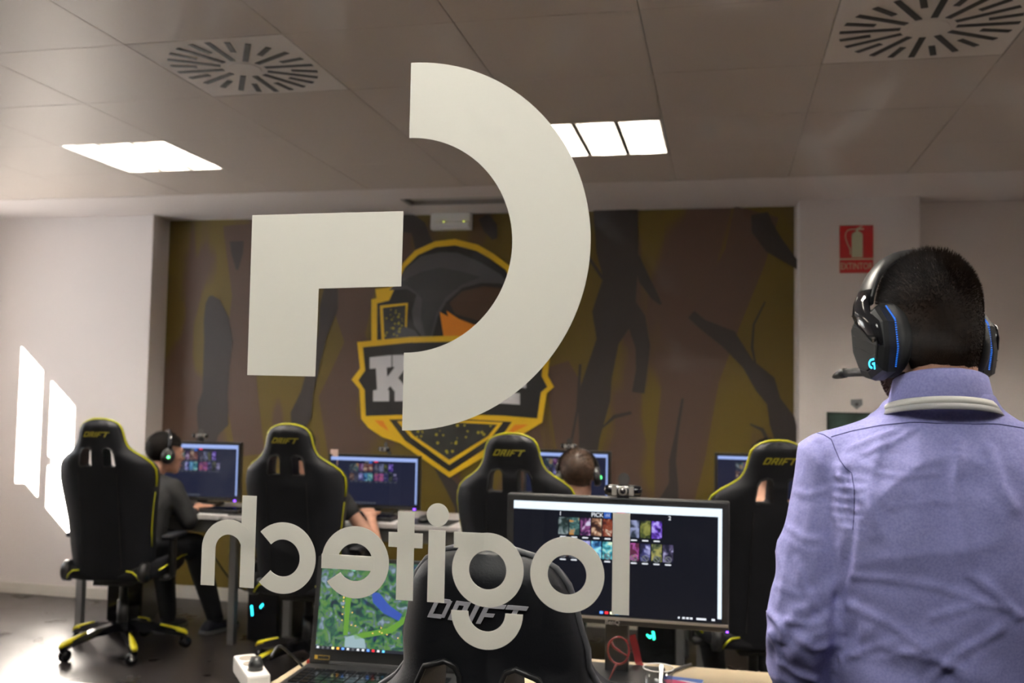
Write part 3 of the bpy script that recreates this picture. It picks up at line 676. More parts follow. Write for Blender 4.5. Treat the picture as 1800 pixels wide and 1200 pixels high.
def monitor(label, loc, yaw, zc, near, W=.565, Hh=.33, group=None):
    t = thing('monitor', label, 'monitor', loc, radians(yaw), group)
    base_z = loc[2]; zc -= base_z; B = .018
    pan = obj('panel', MB().box((0, .018, zc), (W, .036, Hh), bev=.004).box((0, .045, zc-.02), (.24, .03, .2), bev=.008), BLACKPL, t)
    sw, sh = W-2*B, Hh-.018-.022; sz = zc+.003; y = -.0008
    scr = obj('screen', MB().box((0, y, sz), (sw, .0016, sh)), SCR if near else SCRF, t)
    F = Matrix.Translation((0, y-.0008, sz))
    def r(name, u0, u1, v0, v1, m, lift=.0004):   # u from left, v from top, in 0..1
        return obj(name, MB().box((sw*((u0+u1)/2-.5), -lift, sh*(.5-(v0+v1)/2)), (sw*(u1-u0), .0008, sh*(v1-v0)), F), m, scr)
    r('browser_bar', 0, 1, 0, .072, BAR if near else BARF); r('scroll_bar', .982, 1, .072, .965, BAR if near else BARF)
    cols = [.235, .288, .341, .395, .449, .503, .557, .610, .664]
    if near: cols = [.232, .288, .344, .400, .456, .556, .612, .668, .724]
    k = 0
    ux = [.223+.054*i for i in range(5)] + [.511+.054*i for i in range(5)]
    TL = TILES if near else TILESF
    for row, (va, vb) in enumerate(((.135, .29), (.34, .495))):
        for i, u in enumerate(ux):
            if row == 0 and i == 9: continue
            r('portrait', u, u+.048, va, vb, TL[(i+10*row) % 20]); r('caption', u+.010, u+.038, vb+.018, vb+.028, WTXT if near else DIM)
            if row == 1 and near:
                c = Vector((sw*(u+.0245-.5), -.0012, sh*(.5-vb+.022)))
                obj('ban_mark', MB().tube([c+Vector((.0075*cos(a*pi/8), 0, .0075*sin(a*pi/8))) for a in range(16)], .0012, 5, F, True).tube([c+Vector((-.005, 0, .005)), c+Vector((.005, 0, -.005))], .0012, 5, F), DIM, scr)
    r('timer_blue', .444, .478, .074, .128, BLUT); r('timer_red', .506, .546, .074, .102, REDT)
    if near:
        for s_, u, hgt in (('1', .232, .0145), ('PICK', .412, .0145), (':11', .462, .0105), ('2', .757, .0145)):
            obj('screen_text', text_mb(s_, hgt, F @ frame((sw*(u-.5), -.0011, sh*(.5-.103)), (1, 0, 0), (0, 0, 1)), .0003), WTXT, scr)
        for i, u in enumerate((.43, .455, .48, .505)): r('taskbar_icon', u, u+.015, .965, .985, ICON[i])
        for u, wd in ((.80, .008), (.82, .012), (.838, .012), (.855, .012), (.885, .045), (.955, .015)): r('tray_icon', u, u+wd, .968, .984, WTXT)
        for u, wd in ((.02, .07), (.11, .07), (.21, .06), (.935, .008), (.955, .008)): r('tab_text', u, u+wd, .022, .028, emis('tab_grey', (.5, .6, .75), .9))
        obj('bottom_lip', MB().box((0, -.004, zc-Hh/2+.017), (W-.004, .006, .006)), mat('lip_grey', (.35, .32, .30), .3, metal=.6), t)
        obj('brand_lettering', text_mb('BenQ', .016, FRONT((-.005, -.001, zc-Hh/2+.0065)), .0004), mat('brand_grey', (.35, .35, .36), .4), t)
        obj('power_led', MB().box((W/2-.004, -.0015, zc-Hh/2+.0025), (.006, .003, .004)), LEDB, t)
    else:
        r('timer_text', .40, .45, .082, .108, DIM)
        for i in range(7): r('taskbar_icon', .3+.035*i, .3+.035*i+.016, .955, .978, DIM)
        obj('power_led', MB().box((W/2-.03, -.002, zc-Hh/2+.004), (.014, .004, .010), bev=.0015), LEDB, t)
    obj('stand', MB().box((0, .075, zc*.5), (.06, .03, zc), bev=.004), BLACKPL, t)
    obj('stand_base', MB().box((0, .05, .009), (.24, .17, .018), bev=.006), BLACKPL, t)
    return t
DZ = .735
MAIN = monitor('large black-framed monitor on the beige desk showing a pick screen with portraits', (-.263, 2.45, DZ), 0, 1.041, True, W=.562, Hh=.318)
mg = 'screens along the mural'
def far_mon(label, pts, Y, yaw=0):
    (xl, yt), (xr, yt2), (xb, ybt) = pts
    a, b_, c = onY(xl, yt, Y), onY(xr, yt2, Y), onY(xb, ybt, Y)
    return monitor(label, ((a.x+b_.x)/2, Y, DZ), yaw, ((a.z+b_.z)/2+c.z)/2, False, W=b_.x-a.x, Hh=(b_.z+a.z)/2-c.z, group=mg)
M1 = far_mon('monitor with a blue-lit screen beside the person in black', ((281, 768), (421, 784), (416, 882)), 5.42, 5)
M2 = far_mon('monitor with a pink card at its upper corner, below the mural emblem', ((579, 792), (738, 806), (735, 897)), 5.42, 3)
M3 = far_mon('monitor partly behind the brown-haired head', ((921, 788), (1074, 794), (1070, 884)), 5.42)
M4 = far_mon('monitor partly behind the chair beside the blue-shirted man', ((1256, 796), (1410, 799), (1405, 890)), 5.42)

# webcams
def webcam(label, loc, yaw, group=None, flap=True):
    t = thing('webcam', label, 'webcam', loc, radians(yaw), group)
    rings = []
    for x, r in ((-.047, .008), (-.044, .0125), (-.035, .0145), (0, .015), (.035, .0145), (.044, .0125), (.047, .008)):
        rings.append([(x, r*.8*cos(a*pi/6), .016+r*sin(a*pi/6)) for a in range(12)])
    obj('body', MB().loft(rings), BLACKGL, t, True)
    GP = mat('webcam_grey', (.22, .21, .20), .4)
    for s in (-1, 1): obj('microphone_grille', MB().box((s*.0215, -.0115, .016), (.012, .004, .023), bev=.0018), GP, t)
    obj('lens_ring', MB().lathe([(0, 0), (.0115, 0), (.0115, .004), (.009, .0045), (0, .004)], 24, Matrix.Translation((0, -.010, .016)) @ Matrix.Rotation(pi/2, 4, 'X')), GP, t, True)
    obj('lens', MB().lathe([(0, 0), (.0078, 0), (.007, .003), (0, .0035)], 20, Matrix.Translation((0, -.0142, .016)) @ Matrix.Rotation(pi/2, 4, 'X')), BLACKGL, t, True)
    obj('clip', MB().box((0, .012, .001), (.03, .04, .004)).box((0, .0425, -.018), (.03, .004, .04)), BLACKPL, t)
    if flap: obj('lens_cover', MB().prism([(.0155*cos(a*pi/10)*(.85 if a > 10 else 1), .012, .041+.019*sin(a*pi/10)) for a in range(20)], (0, .003, 0)), mat('cover_grey', (.045, .042, .04), .6), t)
    return t
def top_of(mon, dx, dz=0): 
    p = Vector(mon.location); return p
ZT = 1.041+.318/2
webcam('black webcam with grey grilles clipped on the large near monitor', (-.263+.018, 2.455, ZT+.002), 0)
wg = 'webcams on the screens along the mural'
for M_, px, py, lab, fl, yw in ((M1, 352, 771, 'dark webcam on the screen beside the person in black', True, 20), (M2, 675, 795, 'dark webcam on the screen below the emblem', True, -30), (M3, 1000, 790, 'webcam on the screen beside the brown-haired head', True, 0)):
    p = onY(px, py, 5.43); webcam(lab, (p.x, 5.43, p.z+.004), yw, wg, fl)

# =================================================================== LAPTOP
lp = thing('laptop', 'open black gaming laptop showing a green and blue terrain picture', 'laptop', (-.83, 2.34, DZ), radians(2))
lw_ = .41
obj('keyboard_base', MB().box((0, -.13, .014), (lw_, .27, .024), bev=.006), BLACKPL, lp)
kb = MB()
for i in range(14):
    for j in range(5): kb.box((-.175+.027*i, -.06-.024*j, .0275), (.022, .019, .004))
obj('keys', kb, BLACKGL, lp, kind='stuff')
tilt = Matrix.Translation((0, .01, .022)) @ Matrix.Rotation(radians(-9), 4, 'X')
lid = obj('lid', MB().box((0, .006, .135), (lw_, .010, .27), tilt, bev=.004), BLACKPL, lp)
obj('hinge', MB().cyl((-.15, .006, .002), (.15, .006, .002), .010, 10, tilt), BLACKPL, lp)
sm = bpy.data.materials.new('terrain_screen'); sm.use_nodes = True; nt = sm.node_tree; b = nt.nodes['Principled BSDF']; b.inputs['Base Color'].default_value = (.01, .01, .01, 1); b.inputs['Roughness'].default_value = .3
tc = nt.nodes.new('ShaderNodeTexCoord')
n1 = nt.nodes.new('ShaderNodeTexNoise'); n1.inputs['Scale'].default_value = 42; n1.inputs['Detail'].default_value = 7; n1.inputs['Distortion'].default_value = 1.3
r1 = nt.nodes.new('ShaderNodeValToRGB'); cr = r1.color_ramp
for i, (p_, c) in enumerate(((.34, (.01, .02, .04)), (.42, (.02, .08, .07)), (.48, (.04, .16, .06)), (.54, (.13, .26, .05)), (.58, (.06, .10, .16)), (.66, (.25, .33, .42)))):
    e = cr.elements[i] if i < 2 else cr.elements.new(p_); e.position = p_; e.color = (*c, 1)
n2 = nt.nodes.new('ShaderNodeTexNoise'); n2.inputs['Scale'].default_value = 9; n2.inputs['Detail'].default_value = 2
r2 = nt.nodes.new('ShaderNodeValToRGB'); r2.color_ramp.elements[0].position = .56; r2.color_ramp.elements[1].position = .64
mxc = nt.nodes.new('ShaderNodeMix'); mxc.data_type = 'RGBA'; mxc.inputs[7].default_value = (.06, .09, .42, 1)
nt.links.new(tc.outputs['Object'], n1.inputs['Vector']); nt.links.new(tc.outputs['Object'], n2.inputs['Vector']); nt.links.new(n1.outputs['Fac'], r1.inputs['Fac']); nt.links.new(n2.outputs['Fac'], r2.inputs['Fac'])
nt.links.new(r2.outputs['Color'], mxc.inputs[0]); nt.links.new(r1.outputs['Color'], mxc.inputs[6]); nt.links.new(mxc.outputs[2], b.inputs['Emission Color']); b.inputs['Emission Strength'].default_value = .30
scr = obj('screen', MB().box((0, -.0002, .1485), (lw_-.03, .002, .222), tilt), sm, lp)
def ls(name, x0, x1, z0, z1, m, lift=.0016): return obj(name, MB().box(((x0+x1)/2, -lift, (z0+z1)/2), (abs(x1-x0), .0008, abs(z1-z0)), tilt), m, scr)
ls('task_bar', -.19, .19, .0375, .0455, emis('taskbar_dark', (.012, .013, .018), 1))
for i in range(14): ls('task_icon', -.186+.0135*i, -.180+.0135*i, .0392, .0442, [WTXT, DIM, DIM, emis('ic_y', (.7, .65, .3), 1), emis('ic_o', (.7, .3, .03), 1), ICON[0], WTXT, DIM, WTXT, WTXT, ICON[0], ICON[1], WTXT, ICON[3]][i], .0022)
# paths and pools of the picture, flat shapes on the screen
GRN = emis('pic_path', (.12, .27, .04), .5); BLU = emis('pic_water', (.04, .08, .36), .5); PAL_ = emis('pic_pale', (.28, .38, .42), .5); GLO = emis('pic_glow', (1, .6, .15), .7); TEAL = emis('pic_forest', (.02, .10, .06), .5)
def pic(name, pts, m, lift=.0013): obj(name, MB().prism([(x, -lift, z) for x, z in pts], (0, .0006, 0), tilt), m, scr)
pic('picture_path', [(-.120, .19), (-.104, .19), (-.106, .075), (-.118, .075)], GRN); pic('picture_path', [(-.09, .078), (0, .10), (.05, .135), (.06, .128), (.012, .088), (-.085, .066)], GRN)
pic('picture_water', [(-.05, .185), (-.03, .185), (.0, .155), (.035, .135), (.028, .118), (-.015, .135), (-.045, .16)], BLU); pic('picture_pale', [(-.112, .046), (-.055, .046), (-.06, .068), (-.085, .078), (-.112, .07)], PAL_)
pic('picture_sky', [(-.165, .2585), (-.09, .2585), (-.1, .235), (-.13, .245), (-.16, .238)], emis('pic_sky', (.22, .55, .40), .5))
for k in range(18):
    x, z = random.choice([(-.124, random.uniform(.06, .19)), (-.098, random.uniform(.08, .19)), (random.uniform(-.09, .06), random.uniform(.06, .11))]); ls('picture_lamp', x-.0012, x+.0012, z-.0012, z+.0012, GLO, .002)
obj('gold_badge', MB().box((-.186, -.0012, .017), (.008, .001, .010), tilt).box((-.165, -.0012, .0215), (.03, .001, .001), tilt).box((-.165, -.0012, .0125), (.03, .001, .001), tilt).box((-.1505, -.0012, .017), (.001, .001, .010), tilt), mat('gold_print', (.42, .26, .03), .4), lid)
# desk clutter
ps = thing('power_strip', 'white multi-socket power strip lying across the desk edge', 'power strip', (-1.135, 2.225, DZ), radians(-52))
PSB = MB().box((0, 0, .022), (.20, .055, .042), bev=.006); obj('body', PSB, WHITEPL, ps)
for k in range(3): obj('socket', MB().lathe([(.019, .0), (.019, .0025), (.015, .0025), (.013, .0008), (0, .0008)], 20, Matrix.Translation((-.06+.055*k, 0, .0425))), mat('socket_grey', (.38, .33, .28), .5), ps)
pg = obj('plug', MB().lathe([(0, 0), (.017, 0), (.018, .012), (.012, .03), (0, .03)], 16, Matrix.Translation((.055, -.0, .0445))), BLACKPL, ps, True)
def cable(name, label, pts, r, m, group=None):
    P = [Vector(p) for p in pts]; Q = []
    for i in range(len(P)-1):
        a, b_, c, d = P[max(i-1, 0)], P[i], P[i+1], P[min(i+2, len(P)-1)]
        for k in range(6):
            t = k/6; Q.append(.5*((2*b_)+(-a+c)*t+(2*a-5*b_+4*c-d)*t*t+(-a+3*b_-3*c+d)*t*t*t))
    Q.append(P[-1]); o = obj(name, MB().tube(Q, r, 7), m, None, True); return tag(o, label, 'cable', group)
cable('power_cable', 'black cable curving from the power strip to the laptop', [(-1.09, 2.24, DZ+.06), (-1.085, 2.27, DZ+.08), (-1.07, 2.31, DZ+.05), (-1.05, 2.34, DZ+.012), (-1.035, 2.30, DZ+.008)], .0035, BLACKPL)
tag(obj('red_plug', MB().box((-1.045, 2.395, DZ+.009), (.034, .016, .016), bev=.004).cyl((-1.03, 2.395, DZ+.009), (-1.0, 2.40, DZ+.007), .003, 8), mat('red_plastic', (.45, .02, .015), .4)), 'small red plug beside the laptop hinge', 'plug')
# plastic cup
CUPM = glass_mat('clear_plastic', 1.55, (.95, .95, .95))
p = at(1157, 1207, 2, DZ+.04); cu = thing('plastic_cup', 'clear disposable plastic cup near the back of the beige desk', 'cup', (p.x, p.y, DZ))
obj('wall', MB().lathe([(.0, .001), (.026, .001), (.028, .006), (.0355, .084), (.0345, .084), (.027, .007), (0, .003)], 32), CUPM, cu, True)
obj('rim', MB().tube([(.0355*cos(a*pi/16), .0355*sin(a*pi/16), .085) for a in range(32)], .0013, 6, cyc=True), mat('clear_rim', (.55, .55, .55), .2), cu, True)
# printed card
cd = thing('printed_card', 'pink, white and blue splash-print card lying beside the plastic cup', 'card', (-.115, 2.50, DZ), radians(-8))
obj('sheet', MB().box((0, 0, .002), (.13, .10, .003)), mat('card_white', (.7, .68, .72), .5), cd)
for pts, m_ in (([(-.065, .05), (.065, .05), (.065, .02), (.02, .028), (-.03, .012), (-.05, .03)], mat('card_blue', (.06, .15, .5), .5)), ([(-.045, .012), (-.01, .022), (.04, .01), (.065, -.01), (.065, -.03), (-.03, -.02)], mat('card_pink', (.6, .04, .16), .5)), ([(-.065, .05), (-.03, .05), (-.02, .03), (-.05, .02)], mat('card_purple', (.16, .03, .16), .5))):
    obj('print', MB().prism([(x, y, .0036) for x, y in pts], (0, 0, .0006)), m_, cd)
# red ribbon and red cable loop, black cables
RED = mat('red_fabric', (.22, .008, .010), .6)
rb_ = MB(); pts = [at(1120, 1118, 1, 2.60), at(1130, 1140, 1, 2.60), at(1137, 1163, 1, 2.595), at(1136, 1170, 1, 2.58)]
rib = [(Vector((-.232, 2.60, .825))), Vector((-.222, 2.602, .79)), Vector((-.214, 2.60, .755)), Vector((-.20, 2.585, .7395)), Vector((-.175, 2.50, .7395)), Vector((-.15, 2.42, .7395))]
def ribbon(pts, hwid, th, M=None):
    mb = MB(); rings = []
    for i, p in enumerate(pts):
        t = (pts[min(i+1, len(pts)-1)]-pts[max(i-1, 0)]).normalized(); sd = Vector((1, .25, 0)) if abs(t.z) > .5 else t.cross(Vector((0, 0, 1)))
        sd = (sd - t*sd.dot(t)).normalized(); n = sd.cross(t).normalized()
        rings.append([p+sd*hwid-n*th, p+sd*hwid+n*th, p-sd*hwid+n*th, p-sd*hwid-n*th])
    return mb.loft(rings, M=M)
tag(obj('red_ribbon', ribbon(rib, .0095, .0008), RED), 'red fabric ribbon hanging behind the monitor and trailing across the beige desk', 'ribbon')
lc = at(1087, 1143, 1, 2.42)
tag(obj('red_cable', MB().tube([lc + Vector((.0265*cos(a*pi/12), .004*sin(a*pi/6), .033*sin(a*pi/12))) for a in range(24)], .0026, 7, cyc=True).tube([lc+Vector((-.02, 0, .024)), lc+Vector((-.012, .002, .008)), lc+Vector((.006, .002, -.004)), lc+Vector((.024, 0, -.012))], lambda t: .0042-.0018*t, 7).tube([lc+Vector((-.004, 0, -.032)), lc+Vector((-.014, .005, -.055)), Vector((lc.x-.03, lc.y+.01, DZ+.004)), Vector((lc.x-.10, lc.y+.02, DZ+.004))], .0026, 7), mat('red_cable_gloss', (.10, .005, .007), .25), None, True), 'coiled red cable loop under the large monitor', 'cable')
cable('desk_cable', 'black cables running over the beige desk behind the cup', [(-.42, 2.30, DZ+.006), (-.28, 2.40, DZ+.006), (-.19, 2.48, DZ+.006), (-.12, 2.60, DZ+.006), (-.08, 2.672, DZ+.006)], .0045, BLACKPL)
cable('looped_cable', 'thin black cable making a loop beside the cup', [(-.21, 2.60, DZ+.005), (-.18, 2.55, DZ+.006), (-.145, 2.50, DZ+.006), (-.135, 2.45, DZ+.006), (-.16, 2.38, DZ+.006)], .003, BLACKPL)
# far desk clutter
KEYM = mat('keyboard_black', (.015, .015, .017), .5)
kg = 'keyboards along the mural'
def keyboard(x, y, yaw, label):
    t = thing('keyboard', label, 'keyboard', (x, y, DZ), radians(yaw), kg)
    obj('case', MB().box((0, 0, .011), (.44, .15, .022), bev=.004), KEYM, t); kk = MB()
    for i in range(15):
        for j in range(5): kk.box((-.196+.028*i, -.052+.025*j, .0245), (.023, .02, .006))
    obj('keys', kk, BLACKGL, t, kind='stuff')
def mouse(x, y, label, led=None):
    t = thing('computer_mouse', label, 'mouse', (x, y, DZ+.004), 0, 'mice along the mural')
    obj('shell', MB().ell((0, 0, .016), (.031, .058, .022)), BLACKPL, t, True)
    obj('wheel', MB().cyl((-.004, .03, .034), (.004, .03, .034), .007, 10), led or KEYM, t)
def pad(x, y, label): tag(obj('mouse_pad', MB().box((0, 0, .002), (.30, .24, .004), bev=.001), KEYM), label, 'mouse pad', 'mouse pads along the mural').location = (x, y, DZ)
LEDG = emis('led_green', (.1, 1, .25), 2.5)
keyboard(-2.95, 5.2, 0, 'black keyboard in front of the person in black'); pad(-2.62, 5.20, 'black mouse pad on the desk by the person in black'); mouse(-2.66, 5.21, 'black mouse on the pad by the person in black', LEDG)
keyboard(-2.02, 5.19, 2, 'black keyboard below the screen with the pink card'); pad(-1.60, 5.19, 'black mouse pad on the empty stretch of desk below the emblem'); mouse(-1.62, 5.17, 'black mouse on the empty stretch of desk below the emblem')
keyboard(-.72, 5.05, 0, 'black keyboard in front of the brown-haired person'); keyboard(.45, 5.05, 0, 'black keyboard behind the blue-shirted man')
# round headset dish and bottle left of chair three
tag(obj('round_coaster', MB().lathe([(0, 0), (.045, 0), (.05, .006), (.04, .016), (0, .018)], 24), KEYM, None, True), 'small round black object at the desk joint', 'coaster').location = (-1.22, 5.0, DZ)
bt = thing('water_bottle', 'slim pale teal bottle standing behind the middle chair', 'bottle', (-1.215, 5.2, DZ)); obj('bottle_body', MB().lathe([(0, 0), (.028, 0), (.03, .01), (.03, .12), (.012, .15), (.012, .165), (0, .165)], 18), mat('bottle_teal', (.20, .42, .40), .25), bt, True); obj('cap', MB().lathe([(0, .165), (.014, .165), (.014, .185), (0, .185)], 14), WHITEPL, bt, True)
tag(obj('pink_card', MB().box((0, 0, 0), (.048, .004, .098), bev=.0015), mat('pale_pink', (.62, .44, .38), .5)), 'pale pink card at the upper corner of the screen below the emblem', 'card').location = (onY(587, 804, 5.405)[0], 5.4085, onY(587, 804, 5.405)[2])
# red papers near mice
tag(obj('red_leaflet', MB().box((0, 0, .002), (.13, .07, .003)), mat('leaflet_red', (.20, .02, .03), .5)), 'dark red leaflet on the desk beside the person in black', 'leaflet').location = (-2.72, 5.42, DZ)
tag(obj('red_box', MB().box((0, 0, .015), (.05, .04, .03), bev=.003), mat('leaflet_red', (.20, .02, .03), .5)), 'small red box on the desk below the emblem screen', 'box').location = (-1.78, 5.33, DZ)
# PC towers
LEDC = emis('led_cyan', (.02, .75, 1), 2.5); LEDT = emis('led_teal', (.02, 1, .45), 3)
def tower(x, y, label, leds, group='computer towers under the desks', yaw=0):
    t = thing('computer_tower', label, 'computer', (x, y, 0), radians(yaw), group)
    obj('case', MB().box((0, 0, .235), (.20, .45, .45), bev=.008), BLACKPL, t); obj('front_panel', MB().box((0, -.235, .235), (.19, .02, .43), bev=.006), BLACKGL, t)
    for sx in (-1, 1):
        for sy in (-1, 1): obj('foot', MB().box((sx*.075, sy*.17, .005), (.03, .05, .012)), BLACKPL, t)
    for pts, m_ in leds: obj('led_strip', MB().prism([(a, -.246, z) for a, z in pts], (0, -.002, 0)), m_, t)
tower(-2.57, 5.40, 'black computer tower with slanted cyan lights under the desk', [([(-.075, .215), (-.065, .22), (-.058, .165), (-.066, .16)], LEDC), ([(-.018, .215), (.0, .235), (.004, .225), (-.012, .205)], LEDC)])
tower(-.335, 5.40, 'black computer tower with a teal check-shaped light under the desk', [([(-.048, .216), (-.030, .206), (-.022, .212), (-.022, .200), (-.032, .194), (-.046, .206)], LEDT), ([(-.020, .232), (-.009, .230), (-.004, .192), (-.013, .188)], LEDT)])
cg = 'black cables hanging under the desks'
for pts, lb in (([(-3.15, 5.62, .40), (-3.05, 5.70, .22), (-2.96, 5.78, .16), (-2.88, 5.72, .25), (-2.86, 5.66, .5)], 'black cable drooping under the desk beside the seated person'), ([(-3.0, 5.62, .50), (-2.85, 5.75, .30), (-2.75, 5.62, .12), (-2.68, 5.66, .25)], 'black cable running to the tower with cyan lights'), ([(-2.86, 5.85, .02), (-2.75, 5.75, .012), (-2.72, 5.64, .02), (-2.69, 5.6, .06)], 'black cable lying on the floor by the tower with cyan lights')):
    cable('hanging_cable', lb, pts, .006, BLACKPL, cg)

# =================================================================== WALL FITTINGS
a, c = onY(759, 373, 6.10), onY(828, 403, 6.10)
em = thing('emergency_light', 'white emergency light box mounted high above the mural emblem', 'emergency light', ((a.x+c.x)/2, YM-.004, c.z))
ew, eh = c.x-a.x, min(a.z, H-.006)-c.z
obj('housing', MB().box((0, -.03, eh/2), (ew, .06, eh), bev=.005), WHITEPL, em)
obj('cover', MB().prism([(-ew/2+.006, -.06, .004), (-ew/2+.006, -.076, .012), (-ew/2+.006, -.076, eh*.36), (-ew/2+.006, -.06, eh*.5)], (ew-.012, 0, 0)), mat('cover_pale', (.78, .76, .74), .25), em)
for x in (-.03, .07): obj('indicator', MB().ell((x*ew/.2, -.074, eh*.44), (.006, .006, .006), n=10, k=6), emis('led_yellow', (.75, .80, .1), .5), em, True)
sg = thing('extinguisher_sign', 'red EXTINTOR sign with pale extinguisher pictogram on the white pillar', 'sign', (.765, YP, 2.207)); so = Vector(sg.location)
SR = mat('sign_red', (.46, .012, .015), .4); SP = mat('sign_pale', (.55, .58, .40), .5)
obj('plate', MB().box((.765, YP-.0015, 2.3505), (.192, .003, .287)), SP, sg, off=so)
obj('upper_field', MB().box((.765, YP-.0035, 2.394), (.188, .002, .196)), SR, sg, off=so); obj('lower_field', MB().box((.765, YP-.0035, 2.248), (.188, .002, .078)), SR, sg, off=so)
def sgp(x, y): return onY(1380+x*420/1800, 300+y*420/1800, YP-.005)
ex = MB(); S2 = YP-.005
ex.prism([sgp(*q) for q in ((502, 652), (502, 490), (506, 474), (524, 462), (536, 455), (536, 440), (550, 440), (550, 455), (566, 462), (582, 474), (585, 490), (585, 652))], (0, -.001, 0))
ex.prism([sgp(*q) for q in ((530, 438), (580, 414), (584, 420), (556, 436), (595, 432), (592, 444), (548, 446))], (0, -.001, 0))
ex.tube([sgp(*q) for q in ((536, 442), (500, 440), (470, 450), (455, 475), (456, 510), (470, 550), (490, 590), (492, 630))], .0028, 6)
obj('pictogram', ex, SP, sg, off=so)
obj('sign_word', text_mb('EXTINTOR', .056, FRONT((.765, S2, 2.2475)) @ Matrix.Diagonal((.66, 1, 1, 1)), .0005), SP, sg, off=so)
plq = thing('shield_plaque', 'small grey shield-shaped plaque on the pillar above a dark framed picture', 'plaque', (.745, YP, 1.395)); so = Vector(plq.location)
obj('shield', MB().prism([onY(x, y, YP-.004) for x, y in ((1495.5, 702), (1515.5, 701), (1516.5, 711), (1506, 719.5), (1495.5, 711))], (0, .004, 0)), mat('plaque_grey', (.20, .21, .22), .4), plq, off=so)
obj('mark', MB().prism([onY(x, y, YP-.005) for x, y in ((1503, 708), (1509, 707.5), (1509, 712), (1505.5, 714), (1502.5, 711))], (0, .001, 0)), mat('plaque_dark', (.06, .06, .065), .5), plq, off=so)
a, c = onY(1454, 724, YP-.02), onY(1700, 870, YP-.02)
pc = thing('framed_picture', 'dark green-black framed picture on the pillar beside the blue-shirted man', 'picture', ((a.x+1.10)/2, YP, c.z)); so = Vector(pc.location)
obj('frame', MB().box(((a.x+1.10)/2, YP-.01, (a.z+c.z)/2), (1.10-a.x, .02, a.z-c.z), bev=.003), BLACKPL, pc, off=so)
obj('print', MB().box(((a.x+1.10)/2, YP-.0205, (a.z+c.z)/2), (1.10-a.x-.016, .002, a.z-c.z-.016)), mat('print_dark', (.03, .05, .04), .3, var=.8, vscale=9), pc, off=so)

# =================================================================== PEOPLE
def hand_caps(mb, wrist, d, palm_n, side, sc=1.0, curl=.35):
    """palm and five fingers: wrist position, pointing direction d, palm normal (towards what it rests on), side=+1 thumb on +lat"""
    wrist, d, n = Vector(wrist), Vector(d).normalized(), Vector(palm_n).normalized(); lat = d.cross(n).normalized()*side
    for k in range(4):
        o = (k-1.5)*.019*sc
        mb.caps(wrist + lat*o*.7, .013*sc, wrist + d*.085*sc + lat*o, .011*sc, n=10)
    for k, L in enumerate((.066, .074, .07, .054)):
        o = (1.5-k)*.020*sc; b0 = wrist + d*.088*sc + lat*o; dd = (d + lat*(1.5-k)*.07).normalized()
        b1 = b0 + (dd + n*curl*.5).normalized()*L*.5*sc; b2 = b1 + (dd + n*curl*1.5).normalized()*L*.5*sc
        mb.caps(b0, .0088*sc, b1, .0082*sc, n=8); mb.caps(b1, .0082*sc, b2, .0068*sc, n=8)
    t0 = wrist + d*.025*sc + lat*.024*sc; t1 = t0 + (d*.6 + lat*.8).normalized()*.038*sc; t2 = t1 + (d*.9 + lat*.3 + n*.25).normalized()*.03*sc
    mb.caps(t0, .0125*sc, t1, .0105*sc, n=8); mb.caps(t1, .0105*sc, t2, .0082*sc, n=8)
def head_caps(mb, M, sc=1.0):
    def E(c, r): mb.ell((0, 0, 0), (1, 1, 1), M @ Matrix.Translation(Vector(c)*sc) @ Matrix.Diagonal((*[q*sc for q in r], 1)), 18, 12)
    E((0, -.012, .035), (.076, .096, .088)); E((0, .03, .01), (.066, .066, .085)); E((0, .036, -.055), (.056, .060, .052)); E((0, .072, -.088), (.028, .024, .022))
    E((0, .055, -.03), (.055, .045, .05)); E((0, .098, -.018), (.012, .020, .016)); E((0, .092, .006), (.009, .014, .028)); E((0, .085, .032), (.05, .018, .014))
    E((0, .091, -.052), (.022, .010, .008)); E((0, .088, -.063), (.018, .012, .008))
    for s in (-1, 1): E((s*.036, .072, -.012), (.022, .022, .02)); E((s*.079, -.005, -.005), (.010, .019, .032)); E((s*.03, .083, .012), (.013, .010, .009))
def face_parts(par, M, off, sc=1.0, brow=(.02, .012, .008)):
    def P(c): return M @ (Vector(c)*sc)
    EW = mat('eye_white', (.6, .58, .55), .2); EI = mat('iris', (.03, .018, .01), .2); BR = mat('brow_dark', brow, .8); LI = mat('lips', (.34, .13, .10), .5)
    for s in (-1, 1):
        e = obj('eye', MB().ell(P((s*.031, .0875, .014)), (.0105*sc,)*3, n=12, k=8), EW, par, True, off=off)
        obj('iris', MB().ell(P((s*.031, .0955, .014)), (.0042*sc,)*3, n=10, k=6), EI, e, True, off=off)
        obj('eyebrow', MB().tube([P((s*.014, .100, .034)), P((s*.03, .099, .040)), P((s*.047, .088, .035))], .0036*sc, 6), BR, par, True, off=off)
    obj('lips', MB().tube([P((-.022, .092, -.056)), P((-.008, .1015, -.0555)), P((.008, .1015, -.0555)), P((.022, .092, -.056))], .0042*sc, 6), LI, par, True, off=off)
